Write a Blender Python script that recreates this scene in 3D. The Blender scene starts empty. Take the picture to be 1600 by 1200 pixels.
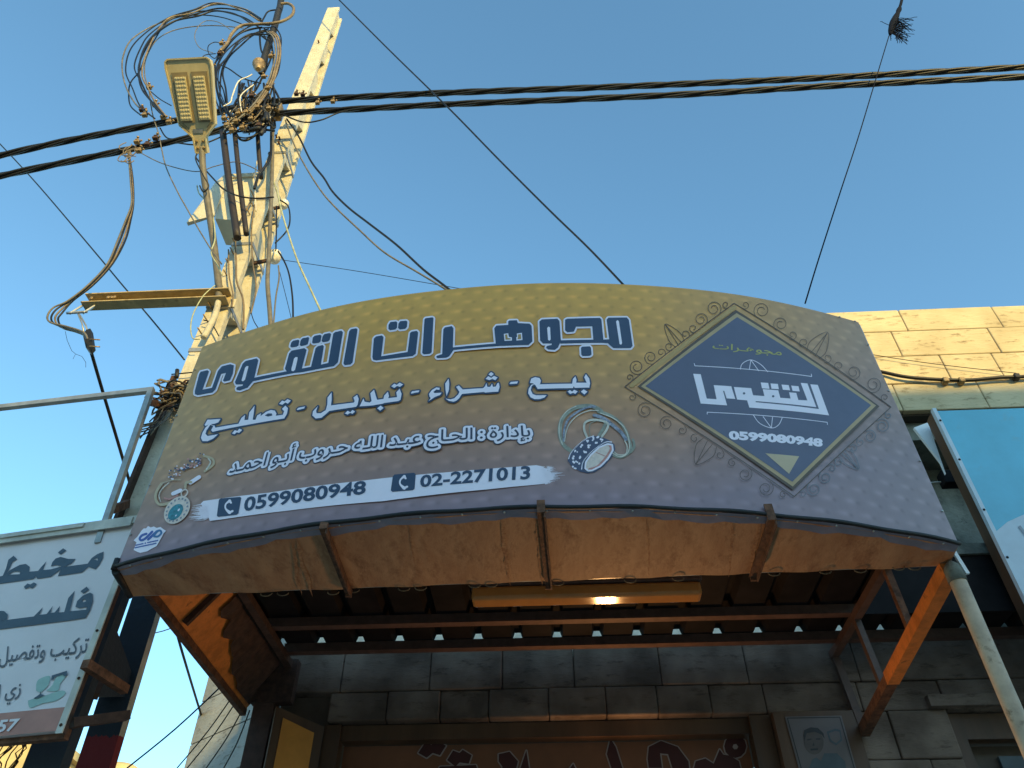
import bpy, bmesh, math, random
from mathutils import Vector, Matrix
from mathutils.geometry import tessellate_polygon
random.seed(7)
R_ = math.radians
scene = bpy.context.scene
COL = scene.collection

# ------------------------------------------------------------------ camera
F = 1220.0                      # focal length in pixels of the 1600 px wide photograph
CAM_H = 1.6
cam_d = bpy.data.cameras.new("camera")
cam_d.sensor_width = 36.0
cam_d.lens = 36.0 * F / 1600.0
cam_d.clip_start = 0.05
cam_d.clip_end = 2000
cam = bpy.data.objects.new("camera", cam_d)
COL.objects.link(cam)
cam.location = (0, 0, CAM_H)
ROT = (Matrix.Rotation(R_(3.0), 3, 'Z') @ Matrix.Rotation(R_(90 + 43.0), 3, 'X'))
cam.rotation_euler = ROT.to_euler()
scene.camera = cam
CO = Vector((0, 0, CAM_H))

# ------------------------------------------------------------------ sky, sun, exposure
SUN_AZ, SUN_EL = 30.0, 12.0     # degrees to the right of straight behind the camera, above the horizon
w = bpy.data.worlds.new("World")
scene.world = w
w.use_nodes = True
nt = w.node_tree
sky = nt.nodes.new('ShaderNodeTexSky')
sky.sky_type = 'NISHITA'
sky.sun_disc = False
sky.sun_elevation = R_(SUN_EL)
sky.sun_rotation = R_(180 - SUN_AZ)
sky.altitude = 800
sky.air_density = 1.0
sky.dust_density = 0.6
sky.ozone_density = 4.0
bgn = nt.nodes['Background']
wb = nt.nodes.new('ShaderNodeMixRGB'); wb.blend_type = 'MULTIPLY'; wb.inputs[0].default_value = 1.0
wb.inputs[2].default_value = (1.27, 1.32, 1.02, 1)      # the photograph's white balance
nt.links.new(sky.outputs[0], wb.inputs[1])
nt.links.new(wb.outputs[0], bgn.inputs[0])
bgn.inputs[1].default_value = 0.15
sd = bpy.data.lights.new("sun", 'SUN')
sd.energy = 2.15
sd.angle = R_(0.5)
sd.color = (1.0, 0.70, 0.19)
so = bpy.data.objects.new("sun", sd)
COL.objects.link(so)
SUNV = Vector((math.sin(R_(SUN_AZ)) * math.cos(R_(SUN_EL)), -math.cos(R_(SUN_AZ)) * math.cos(R_(SUN_EL)), math.sin(R_(SUN_EL))))
so.rotation_euler = (-SUNV).to_track_quat('-Z', 'Y').to_euler()
so.location = SUNV * 60
scene.view_settings.view_transform = 'Standard'
scene.view_settings.look = 'None'
scene.view_settings.exposure = 1.45
scene.view_settings.gamma = 1.0

# ------------------------------------------------------------------ pixel -> place helpers (used with a real depth)
def ray(x, y):
    return ROT @ Vector(((x - 800) / F, (600 - y) / F, -1.0))
def P(x, y, Y):
    d = ray(x, y); return CO + d * (Y / d.y)
def PX(x, y, X):
    d = ray(x, y); return CO + d * (X / d.x)
def PZ(x, y, Z):
    d = ray(x, y); return CO + d * ((Z - CAM_H) / d.z)
def fr(x0, y0, s, pts):
    return [(x0 + p[0] / s, y0 + p[1] / s) for p in pts]

# ------------------------------------------------------------------ materials
def lin(c):
    return tuple(((v / 255) / 12.92 if v / 255 <= 0.04045 else ((v / 255 + 0.055) / 1.055) ** 2.4) for v in c)
MATS = {}
def mat(name, col, rough=0.6, metal=0.0, var=0.15, scale=9.0, bump=0.0, bscale=60.0, col2=None, spots=0.0, spot_col=(0.02, 0.015, 0.01), spot_scale=14.0, spec=0.5, stretch=None):
    m = bpy.data.materials.new(name); m.use_nodes = True
    n = m.node_tree.nodes; l = m.node_tree.links
    b = n['Principled BSDF']
    b.inputs['Roughness'].default_value = rough
    b.inputs['Metallic'].default_value = metal
    b.inputs['Specular IOR Level'].default_value = spec
    tc = n.new('ShaderNodeTexCoord')
    src = tc.outputs['Object']
    if stretch:
        mp = n.new('ShaderNodeMapping'); mp.inputs['Scale'].default_value = stretch
        l.new(src, mp.inputs['Vector']); src = mp.outputs[0]
    nz = n.new('ShaderNodeTexNoise'); nz.inputs['Scale'].default_value = scale; nz.inputs['Detail'].default_value = 6
    nz.inputs['Roughness'].default_value = 0.65
    l.new(src, nz.inputs['Vector'])
    rp = n.new('ShaderNodeValToRGB')
    c2 = col2 if col2 else tuple(min(1, c * (1 + var)) for c in col)
    c1 = col if col2 else tuple(c * (1 - var) for c in col)
    rp.color_ramp.elements[0].position = 0.36; rp.color_ramp.elements[1].position = 0.66
    rp.color_ramp.elements[0].color = (*c1, 1); rp.color_ramp.elements[1].color = (*c2, 1)
    l.new(nz.outputs[0], rp.inputs[0])
    out = rp.outputs[0]
    if spots:
        n2 = n.new('ShaderNodeTexNoise'); n2.inputs['Scale'].default_value = spot_scale; n2.inputs['Detail'].default_value = 8
        n2.inputs['Roughness'].default_value = 0.75
        l.new(src, n2.inputs['Vector'])
        r2 = n.new('ShaderNodeValToRGB')
        r2.color_ramp.elements[0].position = 0.62 - spots * 0.1; r2.color_ramp.elements[1].position = 0.72
        r2.color_ramp.elements[0].color = (0, 0, 0, 1); r2.color_ramp.elements[1].color = (1, 1, 1, 1)
        l.new(n2.outputs[0], r2.inputs[0])
        mx = n.new('ShaderNodeMixRGB'); mx.inputs[2].default_value = (*spot_col, 1)
        l.new(r2.outputs[0], mx.inputs[0]); l.new(out, mx.inputs[1]); out = mx.outputs[0]
    l.new(out, b.inputs['Base Color'])
    if bump:
        n3 = n.new('ShaderNodeTexNoise'); n3.inputs['Scale'].default_value = bscale; n3.inputs['Detail'].default_value = 8
        l.new(src, n3.inputs['Vector'])
        bp = n.new('ShaderNodeBump'); bp.inputs['Strength'].default_value = bump; bp.inputs['Distance'].default_value = 0.01
        l.new(n3.outputs[0], bp.inputs['Height']); l.new(bp.outputs[0], b.inputs['Normal'])
    MATS[name] = m
    return m

M_conc = mat('pole_concrete', (0.50, 0.46, 0.36), 0.85, var=0.16, scale=7, bump=0.5, bscale=45, spots=0.35, spot_col=(0.2, 0.17, 0.12), spot_scale=22)
def pole_mat(paint, low):
    m = M_conc.copy(); m.name = 'pole_concrete_painted_foot'
    n = m.node_tree.nodes; l = m.node_tree.links; b = n['Principled BSDF']
    old = b.inputs['Base Color'].links[0].from_socket
    g = n.new('ShaderNodeNewGeometry'); s = n.new('ShaderNodeSeparateXYZ'); l.new(g.outputs['Position'], s.inputs[0])
    nz = n.new('ShaderNodeTexNoise'); nz.inputs['Scale'].default_value = 9; nz.inputs['Detail'].default_value = 5
    ad = n.new('ShaderNodeMath'); ad.operation = 'MULTIPLY_ADD'; ad.inputs[1].default_value = 0.07; l.new(nz.outputs[0], ad.inputs[0]); l.new(s.outputs[2], ad.inputs[2])
    c1 = n.new('ShaderNodeMath'); c1.operation = 'LESS_THAN'; c1.inputs[1].default_value = 3.58; l.new(ad.outputs[0], c1.inputs[0])
    c2 = n.new('ShaderNodeMath'); c2.operation = 'LESS_THAN'; c2.inputs[1].default_value = 2.88; l.new(ad.outputs[0], c2.inputs[0])
    m1 = n.new('ShaderNodeMixRGB'); m1.inputs[2].default_value = (.022, .034, .05, 1); l.new(old, m1.inputs[1])
    if low:      # the back flange keeps a bare cream edge on its right side and a red foot
        sn = n.new('ShaderNodeSeparateXYZ'); l.new(g.outputs['Normal'], sn.inputs[0])
        ed = n.new('ShaderNodeMath'); ed.operation = 'LESS_THAN'; ed.inputs[1].default_value = .5; l.new(sn.outputs[0], ed.inputs[0])
        mu = n.new('ShaderNodeMath'); mu.operation = 'MULTIPLY'; l.new(ed.outputs[0], mu.inputs[0]); l.new(c1.outputs[0], mu.inputs[1]); l.new(mu.outputs[0], m1.inputs[0])
        m2 = n.new('ShaderNodeMixRGB'); m2.inputs[2].default_value = (*paint, 1); l.new(c2.outputs[0], m2.inputs[0]); l.new(m1.outputs[0], m2.inputs[1]); m1 = m2
    else:
        l.new(c1.outputs[0], m1.inputs[0])
    l.new(m1.outputs[0], b.inputs['Base Color'])
    return m
M_poleP = pole_mat((0.022, 0.034, 0.05), False)
M_poleR = pole_mat((0.22, 0.025, 0.03), True)
def stone_mat(name, c_lo, c_hi, mark=0.8, scale=3.0):
    m = bpy.data.materials.new(name); m.use_nodes = True
    n = m.node_tree.nodes; l = m.node_tree.links; b = n['Principled BSDF']
    b.inputs['Roughness'].default_value = 0.88; b.inputs['Specular IOR Level'].default_value = 0.25
    tc = n.new('ShaderNodeTexCoord')
    n1 = n.new('ShaderNodeTexNoise'); n1.inputs['Scale'].default_value = scale; n1.inputs['Detail'].default_value = 7
    l.new(tc.outputs['Object'], n1.inputs['Vector'])
    r1 = n.new('ShaderNodeValToRGB'); r1.color_ramp.elements[0].position = .35; r1.color_ramp.elements[1].position = .68
    r1.color_ramp.elements[0].color = (*c_lo, 1); r1.color_ramp.elements[1].color = (*c_hi, 1)
    l.new(n1.outputs[0], r1.inputs[0])
    mp = n.new('ShaderNodeMapping'); mp.inputs['Rotation'].default_value = (0, R_(28), 0); mp.inputs['Scale'].default_value = (5, 5, 17)
    l.new(tc.outputs['Object'], mp.inputs['Vector'])
    n2 = n.new('ShaderNodeTexNoise'); n2.inputs['Scale'].default_value = 1.6; n2.inputs['Detail'].default_value = 9; n2.inputs['Roughness'].default_value = .72
    l.new(mp.outputs[0], n2.inputs['Vector'])
    r2 = n.new('ShaderNodeValToRGB'); r2.color_ramp.elements[0].position = .55; r2.color_ramp.elements[1].position = .67
    r2.color_ramp.elements[0].color = (0, 0, 0, 1); r2.color_ramp.elements[1].color = (mark, mark, mark, 1)
    l.new(n2.outputs[0], r2.inputs[0])
    mx = n.new('ShaderNodeMixRGB'); mx.inputs[2].default_value = (c_lo[0] * .35, c_lo[1] * .28, c_lo[2] * .22, 1)
    l.new(r2.outputs[0], mx.inputs[0]); l.new(r1.outputs[0], mx.inputs[1])
    l.new(mx.outputs[0], b.inputs['Base Color'])
    bp = n.new('ShaderNodeBump'); bp.inputs['Strength'].default_value = .55; bp.inputs['Distance'].default_value = .02
    l.new(n2.outputs[0], bp.inputs['Height']); l.new(bp.outputs[0], b.inputs['Normal'])
    return m
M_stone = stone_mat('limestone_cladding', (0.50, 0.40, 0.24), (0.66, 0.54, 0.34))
M_stone_lo = stone_mat('shade_darkened_stone', (0.095, 0.066, 0.050), (0.24, 0.175, 0.135), 0.6, 4.0)  # darker stone tone holds the shade under the canopy
M_greystone = stone_mat('weathered_grey_stone', (0.30, 0.29, 0.27), (0.44, 0.43, 0.40), 0.75, 2.0)
M_mortar = mat('dark_mortar', (0.075, 0.06, 0.047), 0.95)
M_concgrey = mat('stained_concrete', (0.15, 0.155, 0.13), 0.9, var=.4, scale=5, bump=.4, spots=.6, spot_col=(.05, .05, .045))
M_rust = mat('rusty_steel', (0.13, 0.055, 0.028), 0.85, var=.5, scale=25, bump=.4, spots=.4, spot_col=(.05, .02, .012))
M_rustdk = mat('dark_rusty_steel', (0.06, 0.03, 0.02), 0.85, var=.4, scale=22, bump=.3)
M_orange = mat('orange_primer_paint', (0.62, 0.20, 0.04), 0.5, var=.25, scale=14, bump=.2, spots=.4, spot_col=(.14, .045, .015))
M_brownpaint = mat('brown_painted_steel', (0.085, 0.046, 0.034), 0.6, var=.25, scale=20)
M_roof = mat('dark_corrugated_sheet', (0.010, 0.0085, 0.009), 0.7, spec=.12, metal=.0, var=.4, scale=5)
M_soffit = mat('brown_stained_sheet', (0.34, 0.165, 0.078), 0.75, var=.3, scale=4, bump=.2, col2=(0.47, 0.265, 0.135), spots=1.25, spot_col=(.16, .055, .022), spot_scale=4.2, stretch=(2.2, 1, 1))
M_rustrun = mat('rust_run_stain', (0.24, 0.095, 0.04), 0.8, var=.5, scale=40, col2=(.46, .25, .12))
M_black = mat('black_rubber', (0.007, 0.007, 0.008), 0.6, var=.3)
M_blackcab = mat('black_cable_sheath', (0.009, 0.0085, 0.008), 0.45, var=.3, spec=.35)
M_tancab = mat('sun_bleached_cable', (0.17, 0.125, 0.072), 0.6, var=.35, scale=14)
M_greycab = mat('grey_cable', (0.13, 0.115, 0.09), 0.6, var=.3, scale=14)
M_whitecab = mat('white_cable', (0.62, 0.58, 0.5), 0.5)
M_greencab = mat('green_yellow_earth_wire', (0.36, 0.38, 0.24), 0.5, var=.3, scale=18)
M_rope = mat('dark_blue_rope', (0.008, 0.010, 0.018), 0.95, spec=.1)
M_brass = mat('tarnished_brass', (0.32, 0.21, 0.09), 0.45, metal=.35, var=.5, scale=40, bump=.4, bscale=120)
M_galv = mat('galvanised_steel', (0.36, 0.36, 0.34), 0.45, metal=.6, var=.2, scale=12)
M_pipe = mat('cream_painted_pipe', (0.50, 0.36, 0.24), 0.5, var=.22, scale=8, spots=.3, spot_col=(.2, .13, .07))
M_lampbody = mat('grey_lamp_casting', (0.56, 0.47, 0.27), 0.5, var=.08, scale=8)
M_led = mat('led_lens', (0.56, 0.48, 0.28), 0.3, var=.10, scale=50)
M_leddark = mat('lamp_recess', (0.28, 0.22, 0.12), 0.6)
M_whitebox = mat('cream_painted_cabinet', (0.62, 0.57, 0.44), 0.5, var=.1, scale=6)
M_porc = mat('white_porcelain', (0.72, 0.68, 0.58), 0.2)
M_white = mat('white_vinyl', (0.80, 0.80, 0.80), 0.45, var=.02)
M_lav = mat('shade_tinted_white_vinyl', (0.92, 0.81, 0.90), 0.45, var=.02)  # white vinyl with the lavender cast of the shade put into its colour
M_navy = mat('navy_vinyl', (0.030, 0.052, 0.105), 0.42, var=.05)
M_navyd = mat('dark_navy_print', (0.035, 0.04, 0.075), 0.5, var=.05)
M_emblem = mat('slate_navy_vinyl', (0.098, 0.098, 0.155), 0.4, var=.05)  # glossy sheen of the navy is put into this lighter slate
M_goldline = mat('gold_print', (0.47, 0.31, 0.15), 0.45, var=.08)
M_goldpale = mat('pale_gold_print', (0.56, 0.41, 0.25), 0.45, var=.05)
M_goldband = mat('antique_gold_print', (0.50, 0.29, 0.09), 0.45, var=.12, scale=3)
M_brownline = mat('brown_print', (0.10, 0.06, 0.035), 0.5)
M_yellow = mat('yellow_print', (0.48, 0.42, 0.10), 0.5)
M_ringgreen = mat('sage_print', (0.31, 0.30, 0.23), 0.5, var=.25, scale=30)
M_ringpale = mat('pale_sage_print', (0.66, 0.58, 0.48), 0.5, var=.2, scale=40)
M_ringblue = mat('steel_blue_print', (0.29, 0.29, 0.35), 0.5, var=.5, scale=90)
M_ringdark = mat('ink_blue_print', (0.06, 0.07, 0.13), 0.5)
M_pink = mat('rose_print', (0.58, 0.24, 0.20), 0.5, var=.2, scale=40)
M_cream = mat('cream_print', (0.76, 0.60, 0.52), 0.5, var=.12, scale=60)
M_teal = mat('teal_print', (0.03, 0.22, 0.27), 0.4, var=.4, scale=60)
M_blueink = mat('royal_blue_print', (0.05, 0.10, 0.36), 0.5)
M_lsign = mat('white_sign_sheet', (0.68, 0.62, 0.63), 0.4, var=.06, scale=2.5)
M_lframe = mat('pale_frame_trim', (0.50, 0.48, 0.42), 0.5, var=.2, scale=9)
M_ltext = mat('slate_blue_letters', (0.045, 0.075, 0.11), 0.5)
M_ltext2 = mat('grey_letters', (0.085, 0.095, 0.12), 0.5)
M_lred = mat('faded_red_band', (0.42, 0.185, 0.14), 0.5, var=.1)
M_lgreen = mat('faded_green_print', (0.30, 0.46, 0.42), 0.5, var=.12, scale=9)
M_cyan = mat('cyan_sign_sheet', (0.10, 0.45, 0.60), 0.35, var=.10, scale=2.2, spots=.3, spot_col=(.13,.40,.50), spot_scale=7, bump=.1, bscale=3)
M_sheetw = mat('pale_blue_print', (0.52, 0.60, 0.66), 0.45, var=.05)
M_sheetsh = mat('grey_blue_print', (0.26, 0.31, 0.36), 0.5)
M_wood = mat('brown_wood', (0.10, 0.05, 0.025), 0.55, var=.35, scale=4, stretch=(1, 1, .12))
M_redboard = mat('orange_red_board', (0.20, 0.075, 0.035), 0.5, var=.15, scale=3)
M_redletter = mat('dark_red_letters', (0.06, 0.012, 0.012), 0.5)
M_redout = mat('grey_letter_outline', (0.36, 0.29, 0.27), 0.5)
M_door = mat('yellow_orange_door', (0.64, 0.27, 0.055), 0.35, var=.15, scale=3)  # warm glow on the door panel is put into this orange
M_diff = mat('warm_lit_lamp_cover', (0.44, 0.19, 0.05), 0.11, var=.1)  # warm light on the strip light is put into this orange cover
M_paper = mat('poster_paper', (0.15, 0.125, 0.125), 0.6, var=.05)
M_posterdk = mat('poster_ink', (0.035, 0.035, 0.04), 0.6)
M_skinprint = mat('poster_face_print', (0.10, 0.08, 0.075), 0.6)
M_posterblue = mat('poster_blue_print', (0.075, 0.10, 0.12), 0.6)
M_shutter = mat('brown_shutter_paint', (0.075, 0.052, 0.035), 0.6, var=.2)
M_ground = mat('dusty_pale_paving', (0.48, 0.36, 0.26), 0.9, var=.3, scale=1.2, bump=.3)
M_yellowwall = mat('ochre_rendered_wall', (0.55, 0.42, 0.20), 0.85, var=.15, scale=2)
M_street = mat('rendered_street_wall', (0.74, 0.58, 0.42), 0.9, var=.12, scale=1)
M_glass = mat('dark_window_glass', (0.03, 0.035, 0.04), 0.1)

# ------------------------------------------------------------------ mesh builder
class MB:
    def __init__(s):
        s.v = []; s.f = []; s.sm = []; s.uv = None
    def add(s, vs, fs, smooth=False):
        o = len(s.v); s.v += [Vector(p) for p in vs]
        for f in fs:
            s.f.append([o + i for i in f]); s.sm.append(smooth)
        return s
    def quad(s, a, b, c, d): return s.add([a, b, c, d], [(0, 1, 2, 3)])
    def hexa(s, p):             # 8 points: bottom 4, top 4
        return s.add(p, [(3, 2, 1, 0), (4, 5, 6, 7), (0, 1, 5, 4), (1, 2, 6, 5), (2, 3, 7, 6), (3, 0, 4, 7)])
    def box(s, x0, x1, y0, y1, z0, z1, bev=0.0):
        if bev <= 0:
            return s.hexa([(x0, y0, z0), (x1, y0, z0), (x1, y1, z0), (x0, y1, z0), (x0, y0, z1), (x1, y0, z1), (x1, y1, z1), (x0, y1, z1)])
        bm = bmesh.new(); bmesh.ops.create_cube(bm, size=1)
        for v in bm.verts:
            v.co = Vector(((x0 + x1) / 2 + v.co.x * (x1 - x0), (y0 + y1) / 2 + v.co.y * (y1 - y0), (z0 + z1) / 2 + v.co.z * (z1 - z0)))
        bmesh.ops.bevel(bm, geom=list(bm.edges), offset=bev, segments=2, affect='EDGES', profile=.5)
        return s.frombm(bm)
    def frombm(s, bm, f=None):
        bm.verts.ensure_lookup_table(); bm.verts.index_update()
        vs = [(f(v.co) if f else v.co.copy()) for v in bm.verts]
        fs = [[v.index for v in fc.verts] for fc in bm.faces]
        bm.free(); return s.add(vs, fs)
    def bar(s, p0, p1, wx, wy, up=(0, 0, 1)):
        p0 = Vector(p0); p1 = Vector(p1); d = (p1 - p0).normalized(); up = Vector(up)
        if abs(d.dot(up)) > .95: up = Vector((0, 1, 0))
        a = d.cross(up).normalized(); b = a.cross(d).normalized()
        a *= wx / 2; b *= wy / 2
        return s.hexa([p0 - a - b, p0 + a - b, p0 + a + b, p0 - a + b, p1 - a - b, p1 + a - b, p1 + a + b, p1 - a + b])
    def tube(s, path, r, n=7, cap=True):
        path = [Vector(p) for p in path]
        k = len(path); rs = r if isinstance(r, (list, tuple)) else [r] * k
        ring = []; prev = None
        for i, p in enumerate(path):
            t = (path[min(i + 1, k - 1)] - path[max(i - 1, 0)])
            if t.length < 1e-9: t = Vector((0, 0, 1))
            t.normalize()
            if prev is None:
                a = t.cross(Vector((0, 0, 1)));
                if a.length < .05: a = t.cross(Vector((0, 1, 0)))
                a.normalize()
            else:
                a = (prev - t * prev.dot(t))
                if a.length < 1e-6: a = t.cross(Vector((0, 1, 0)))
                a.normalize()
            prev = a; b = t.cross(a)
            ring.append([p + (a * math.cos(2 * math.pi * j / n) + b * math.sin(2 * math.pi * j / n)) * rs[i] for j in range(n)])
        vs = [q for rg in ring for q in rg]
        fs = [(i * n + j, i * n + (j + 1) % n, (i + 1) * n + (j + 1) % n, (i + 1) * n + j) for i in range(k - 1) for j in range(n)]
        o = len(s.v); s.add(vs, fs, True)
        if cap:
            s.f.append([o + j for j in range(n)][::-1]); s.sm.append(False)
            s.f.append([o + (k - 1) * n + j for j in range(n)]); s.sm.append(False)
        return s
    def lathe(s, base, axis, prof, n=16):   # prof: (distance along the axis, radius)
        base = Vector(base); ax = Vector(axis).normalized()
        return s.tube([base + ax * h for h, r in prof], [r for h, r in prof], n)
    def prism(s, pts, dvec):    # planar 3-D polygon thickened along dvec
        pts = [Vector(p) for p in pts]; dv = Vector(dvec); n = len(pts)
        tri = tessellate_polygon([pts])
        vs = pts + [p + dv for p in pts]
        fs = [tuple(t) for t in tri] + [tuple(n + i for i in t[::-1]) for t in tri]
        fs += [(i, (i + 1) % n, n + (i + 1) % n, n + i) for i in range(n)]
        return s.add(vs, fs)
    def fixn(s): return s
    def build(s, name, m, parent=None, label=None, cat=None, group=None, kind=None, fix=False):
        root = parent
        off = Vector((0, 0, 0))
        while root is not None and root.parent is not None: root = root.parent
        if root is not None: off = Vector(root.location)
        elif s.v:
            lo = Vector([min(v[i] for v in s.v) for i in range(3)]); hi = Vector([max(v[i] for v in s.v) for i in range(3)])
            off = Vector(((lo.x + hi.x) / 2, (lo.y + hi.y) / 2, lo.z))
        me = bpy.data.meshes.new(name)
        me.from_pydata([v - off for v in s.v], [], s.f)
        me.polygons.foreach_set('use_smooth', s.sm)
        if s.uv:
            ul = me.uv_layers.new(name='UVMap')
            for lp in me.loops: ul.data[lp.index].uv = s.uv[lp.vertex_index]
        if fix:
            bm = bmesh.new(); bm.from_mesh(me); bmesh.ops.recalc_face_normals(bm, faces=bm.faces); bm.to_mesh(me); bm.free()
        me.update()
        if m is not None: me.materials.append(m)
        o = bpy.data.objects.new(name, me); COL.objects.link(o)
        if parent is None: o.location = off
        else: o.parent = parent
        tag(o, label, cat, group, kind)
        return o
def tag(o, label=None, cat=None, group=None, kind=None):
    if label: o['label'] = label
    if cat: o['category'] = cat
    if group: o['group'] = group
    if kind: o['kind'] = kind
    return o
def thing(name, loc, label, cat, group=None):
    o = bpy.data.objects.new(name, None); COL.objects.link(o); o.location = loc; o.empty_display_size = .1
    return tag(o, label, cat, group)
def smooth(pts, n=6):
    pts = [Vector(p) for p in pts]
    if len(pts) < 3:
        return [pts[0].lerp(pts[1], i / n) for i in range(n + 1)]
    out = []
    for i in range(len(pts) - 1):
        p0 = pts[max(i - 1, 0)]; p1 = pts[i]; p2 = pts[i + 1]; p3 = pts[min(i + 2, len(pts) - 1)]
        for j in range(n):
            t = j / n
            out.append(.5 * ((2 * p1) + (p2 - p0) * t + (2 * p0 - 5 * p1 + 4 * p2 - p3) * t * t + (3 * p1 - p0 - 3 * p2 + p3) * t ** 3))
    out.append(pts[-1]); return out

# ------------------------------------------------------------------ printing on surfaces
class Bow:                       # the bowed sign face: part of an upright cylinder
    cx, cy, R = -0.075, 6.72, 4.34
    bow = True
    def st(s, x, y):
        d = ray(x, y); ox, oy = -s.cx, -s.cy
        a = d.x * d.x + d.y * d.y; b = 2 * (d.x * ox + d.y * oy); c = ox * ox + oy * oy - s.R ** 2
        t = (-b - math.sqrt(max(0, b * b - 4 * a * c))) / (2 * a)
        p = CO + d * t
        return (s.R * math.atan2(p.x - s.cx, s.cy - p.y), p.z)
    def at(s, u, v, off=0.0):
        ph = u / s.R; r = s.R + off
        return Vector((s.cx + r * math.sin(ph), s.cy - r * math.cos(ph), v))
class Flat:
    bow = False
    def __init__(s, o, ux, uy):
        s.o = Vector(o); s.ux = Vector(ux).normalized(); s.uy = Vector(uy).normalized(); s.n = s.ux.cross(s.uy)
    def st(s, x, y):
        d = ray(x, y); t = (s.o - CO).dot(s.n) / d.dot(s.n); p = CO + d * t - s.o
        return (p.dot(s.ux), p.dot(s.uy))
    def at(s, u, v, off=0.0):
        return s.o + s.ux * u + s.uy * v + s.n * off
BOW = Bow()
def flat_add(mb, surf, polys, off):
    """polys: list of (outer, holes) in (u, v); laid on the surface off metres proud of it"""
    bm = bmesh.new()
    for k, (outer, holes) in enumerate(polys):
        loops = [[Vector((p[0], p[1], 0)) for p in outer]] + [[Vector((p[0], p[1], 0)) for p in h] for h in holes]
        tri = tessellate_polygon(loops); flat = [p for lp in loops for p in lp]
        vs = [bm.verts.new((p.x, p.y, off + (k % 40) * 0.00001)) for p in flat]
        for t in tri:
            a, b, c = (flat[i] for i in t)
            ar = (b - a).cross(c - a).z
            if abs(ar) < 1e-10: continue
            try: bm.faces.new([vs[i] for i in (t if ar > 0 else t[::-1])])
            except ValueError: pass
    if surf.bow:
        us = [v.co.x for v in bm.verts]
        if us:
            u = math.floor(min(us) / .05) * .05
            while u < max(us):
                u += .05
                bmesh.ops.bisect_plane(bm, geom=list(bm.verts) + list(bm.edges) + list(bm.faces), plane_co=(u, 0, 0), plane_no=(1, 0, 0))
    mb.frombm(bm, lambda c: surf.at(c.x, c.y, c.z))
    return mb
def pxpoly(surf, pts): return [surf.st(*p) for p in pts]
def stroke_px(pts, wd, n=8, closed=False):
    """polyline (px) with a width -> simple pieces (px): a quad per segment and a disc per joint"""
    out = []; ws = wd if isinstance(wd, (list, tuple)) else [wd] * len(pts)
    m = len(pts)
    for i in range(m if closed else m - 1):
        a = pts[i]; b = pts[(i + 1) % m]; dx, dy = b[0] - a[0], b[1] - a[1]; L = math.hypot(dx, dy)
        if L < 1e-6: continue
        nx, ny = -dy / L, dx / L; wa, wb = ws[i] / 2, ws[(i + 1) % m] / 2
        out.append([(a[0] + nx * wa, a[1] + ny * wa), (a[0] - nx * wa, a[1] - ny * wa), (b[0] - nx * wb, b[1] - ny * wb), (b[0] + nx * wb, b[1] + ny * wb)])
    for p, ww in zip(pts, ws):
        out.append([(p[0] + ww / 2 * math.cos(2 * math.pi * j / n), p[1] + ww / 2 * math.sin(2 * math.pi * j / n)) for j in range(n)])
    return out
def lay(mb, surf, pols, off):
    return flat_add(mb, surf, [(pxpoly(surf, p), []) for p in pols], off)
def curve2(pts, n=5):
    return [(p.x, p.y) for p in smooth([(p[0], p[1], 0) for p in pts], n)]
def pieces(mb, gap, axis=0):
    """split a builder into clusters of touching faces whose extents along the x axis lie closer than gap"""
    n = len(mb.v); par = list(range(n))
    def find(i):
        while par[i] != i: par[i] = par[par[i]]; i = par[i]
        return i
    for f in mb.f:
        for i in f[1:]: par[find(i)] = find(f[0])
    comp = {}
    for f, sm in zip(mb.f, mb.sm): comp.setdefault(find(f[0]), []).append((f, sm))
    sp = []
    for fs in comp.values():
        ids = {i for f, _ in fs for i in f}; sp.append((min(mb.v[i][axis] for i in ids), max(mb.v[i][axis] for i in ids), fs))
    sp.sort(key=lambda q: q[0]); out = []
    for lo, hi, fs in sp:
        if out and lo < out[-1][1] + gap: out[-1][1] = max(out[-1][1], hi); out[-1][2] += fs
        else: out.append([lo, hi, list(fs)])
    res = []
    for lo, hi, fs in out:
        m_ = MB(); ids = sorted({i for f, _ in fs for i in f}); mp = {i: k for k, i in enumerate(ids)}
        m_.v = [mb.v[i] for i in ids]; m_.f = [[mp[i] for i in f] for f, _ in fs]; m_.sm = [q for _, q in fs]
        res.append(((lo + hi) / 2, m_))
    return res
def build_pieces(mb, gap, name, m, par, axis=0):
    return [(c, p.build(name, m, par)) for c, p in pieces(mb, gap, axis)]
def nearest(objs, c): return min(objs, key=lambda q: abs(q[0] - c))[1]
AR = {'ا': (0xFE8D, 0xFE8E, 0, 0), 'أ': (0xFE83, 0xFE84, 0, 0), 'إ': (0xFE87, 0xFE88, 0, 0), 'ة': (0xFE93, 0xFE94, 0, 0), 'د': (0xFEA9, 0xFEAA, 0, 0),
      'ر': (0xFEAD, 0xFEAE, 0, 0), 'ز': (0xFEAF, 0xFEB0, 0, 0), 'و': (0xFEED, 0xFEEE, 0, 0), 'ى': (0xFEEF, 0xFEF0, 0, 0)}
for ch, b0 in {'ب': 0xFE8F, 'ت': 0xFE95, 'ج': 0xFE9D, 'ح': 0xFEA1, 'ص': 0xFEB9, 'ع': 0xFEC9, 'ف': 0xFED1, 'ق': 0xFED5, 'ك': 0xFED9, 'ل': 0xFEDD, 'م': 0xFEE1, 'ه': 0xFEE9, 'ي': 0xFEF1}.items():
    AR[ch] = (b0, b0 + 1, b0 + 2, b0 + 3)
AR['ـ'] = (0x640,) * 4
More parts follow.
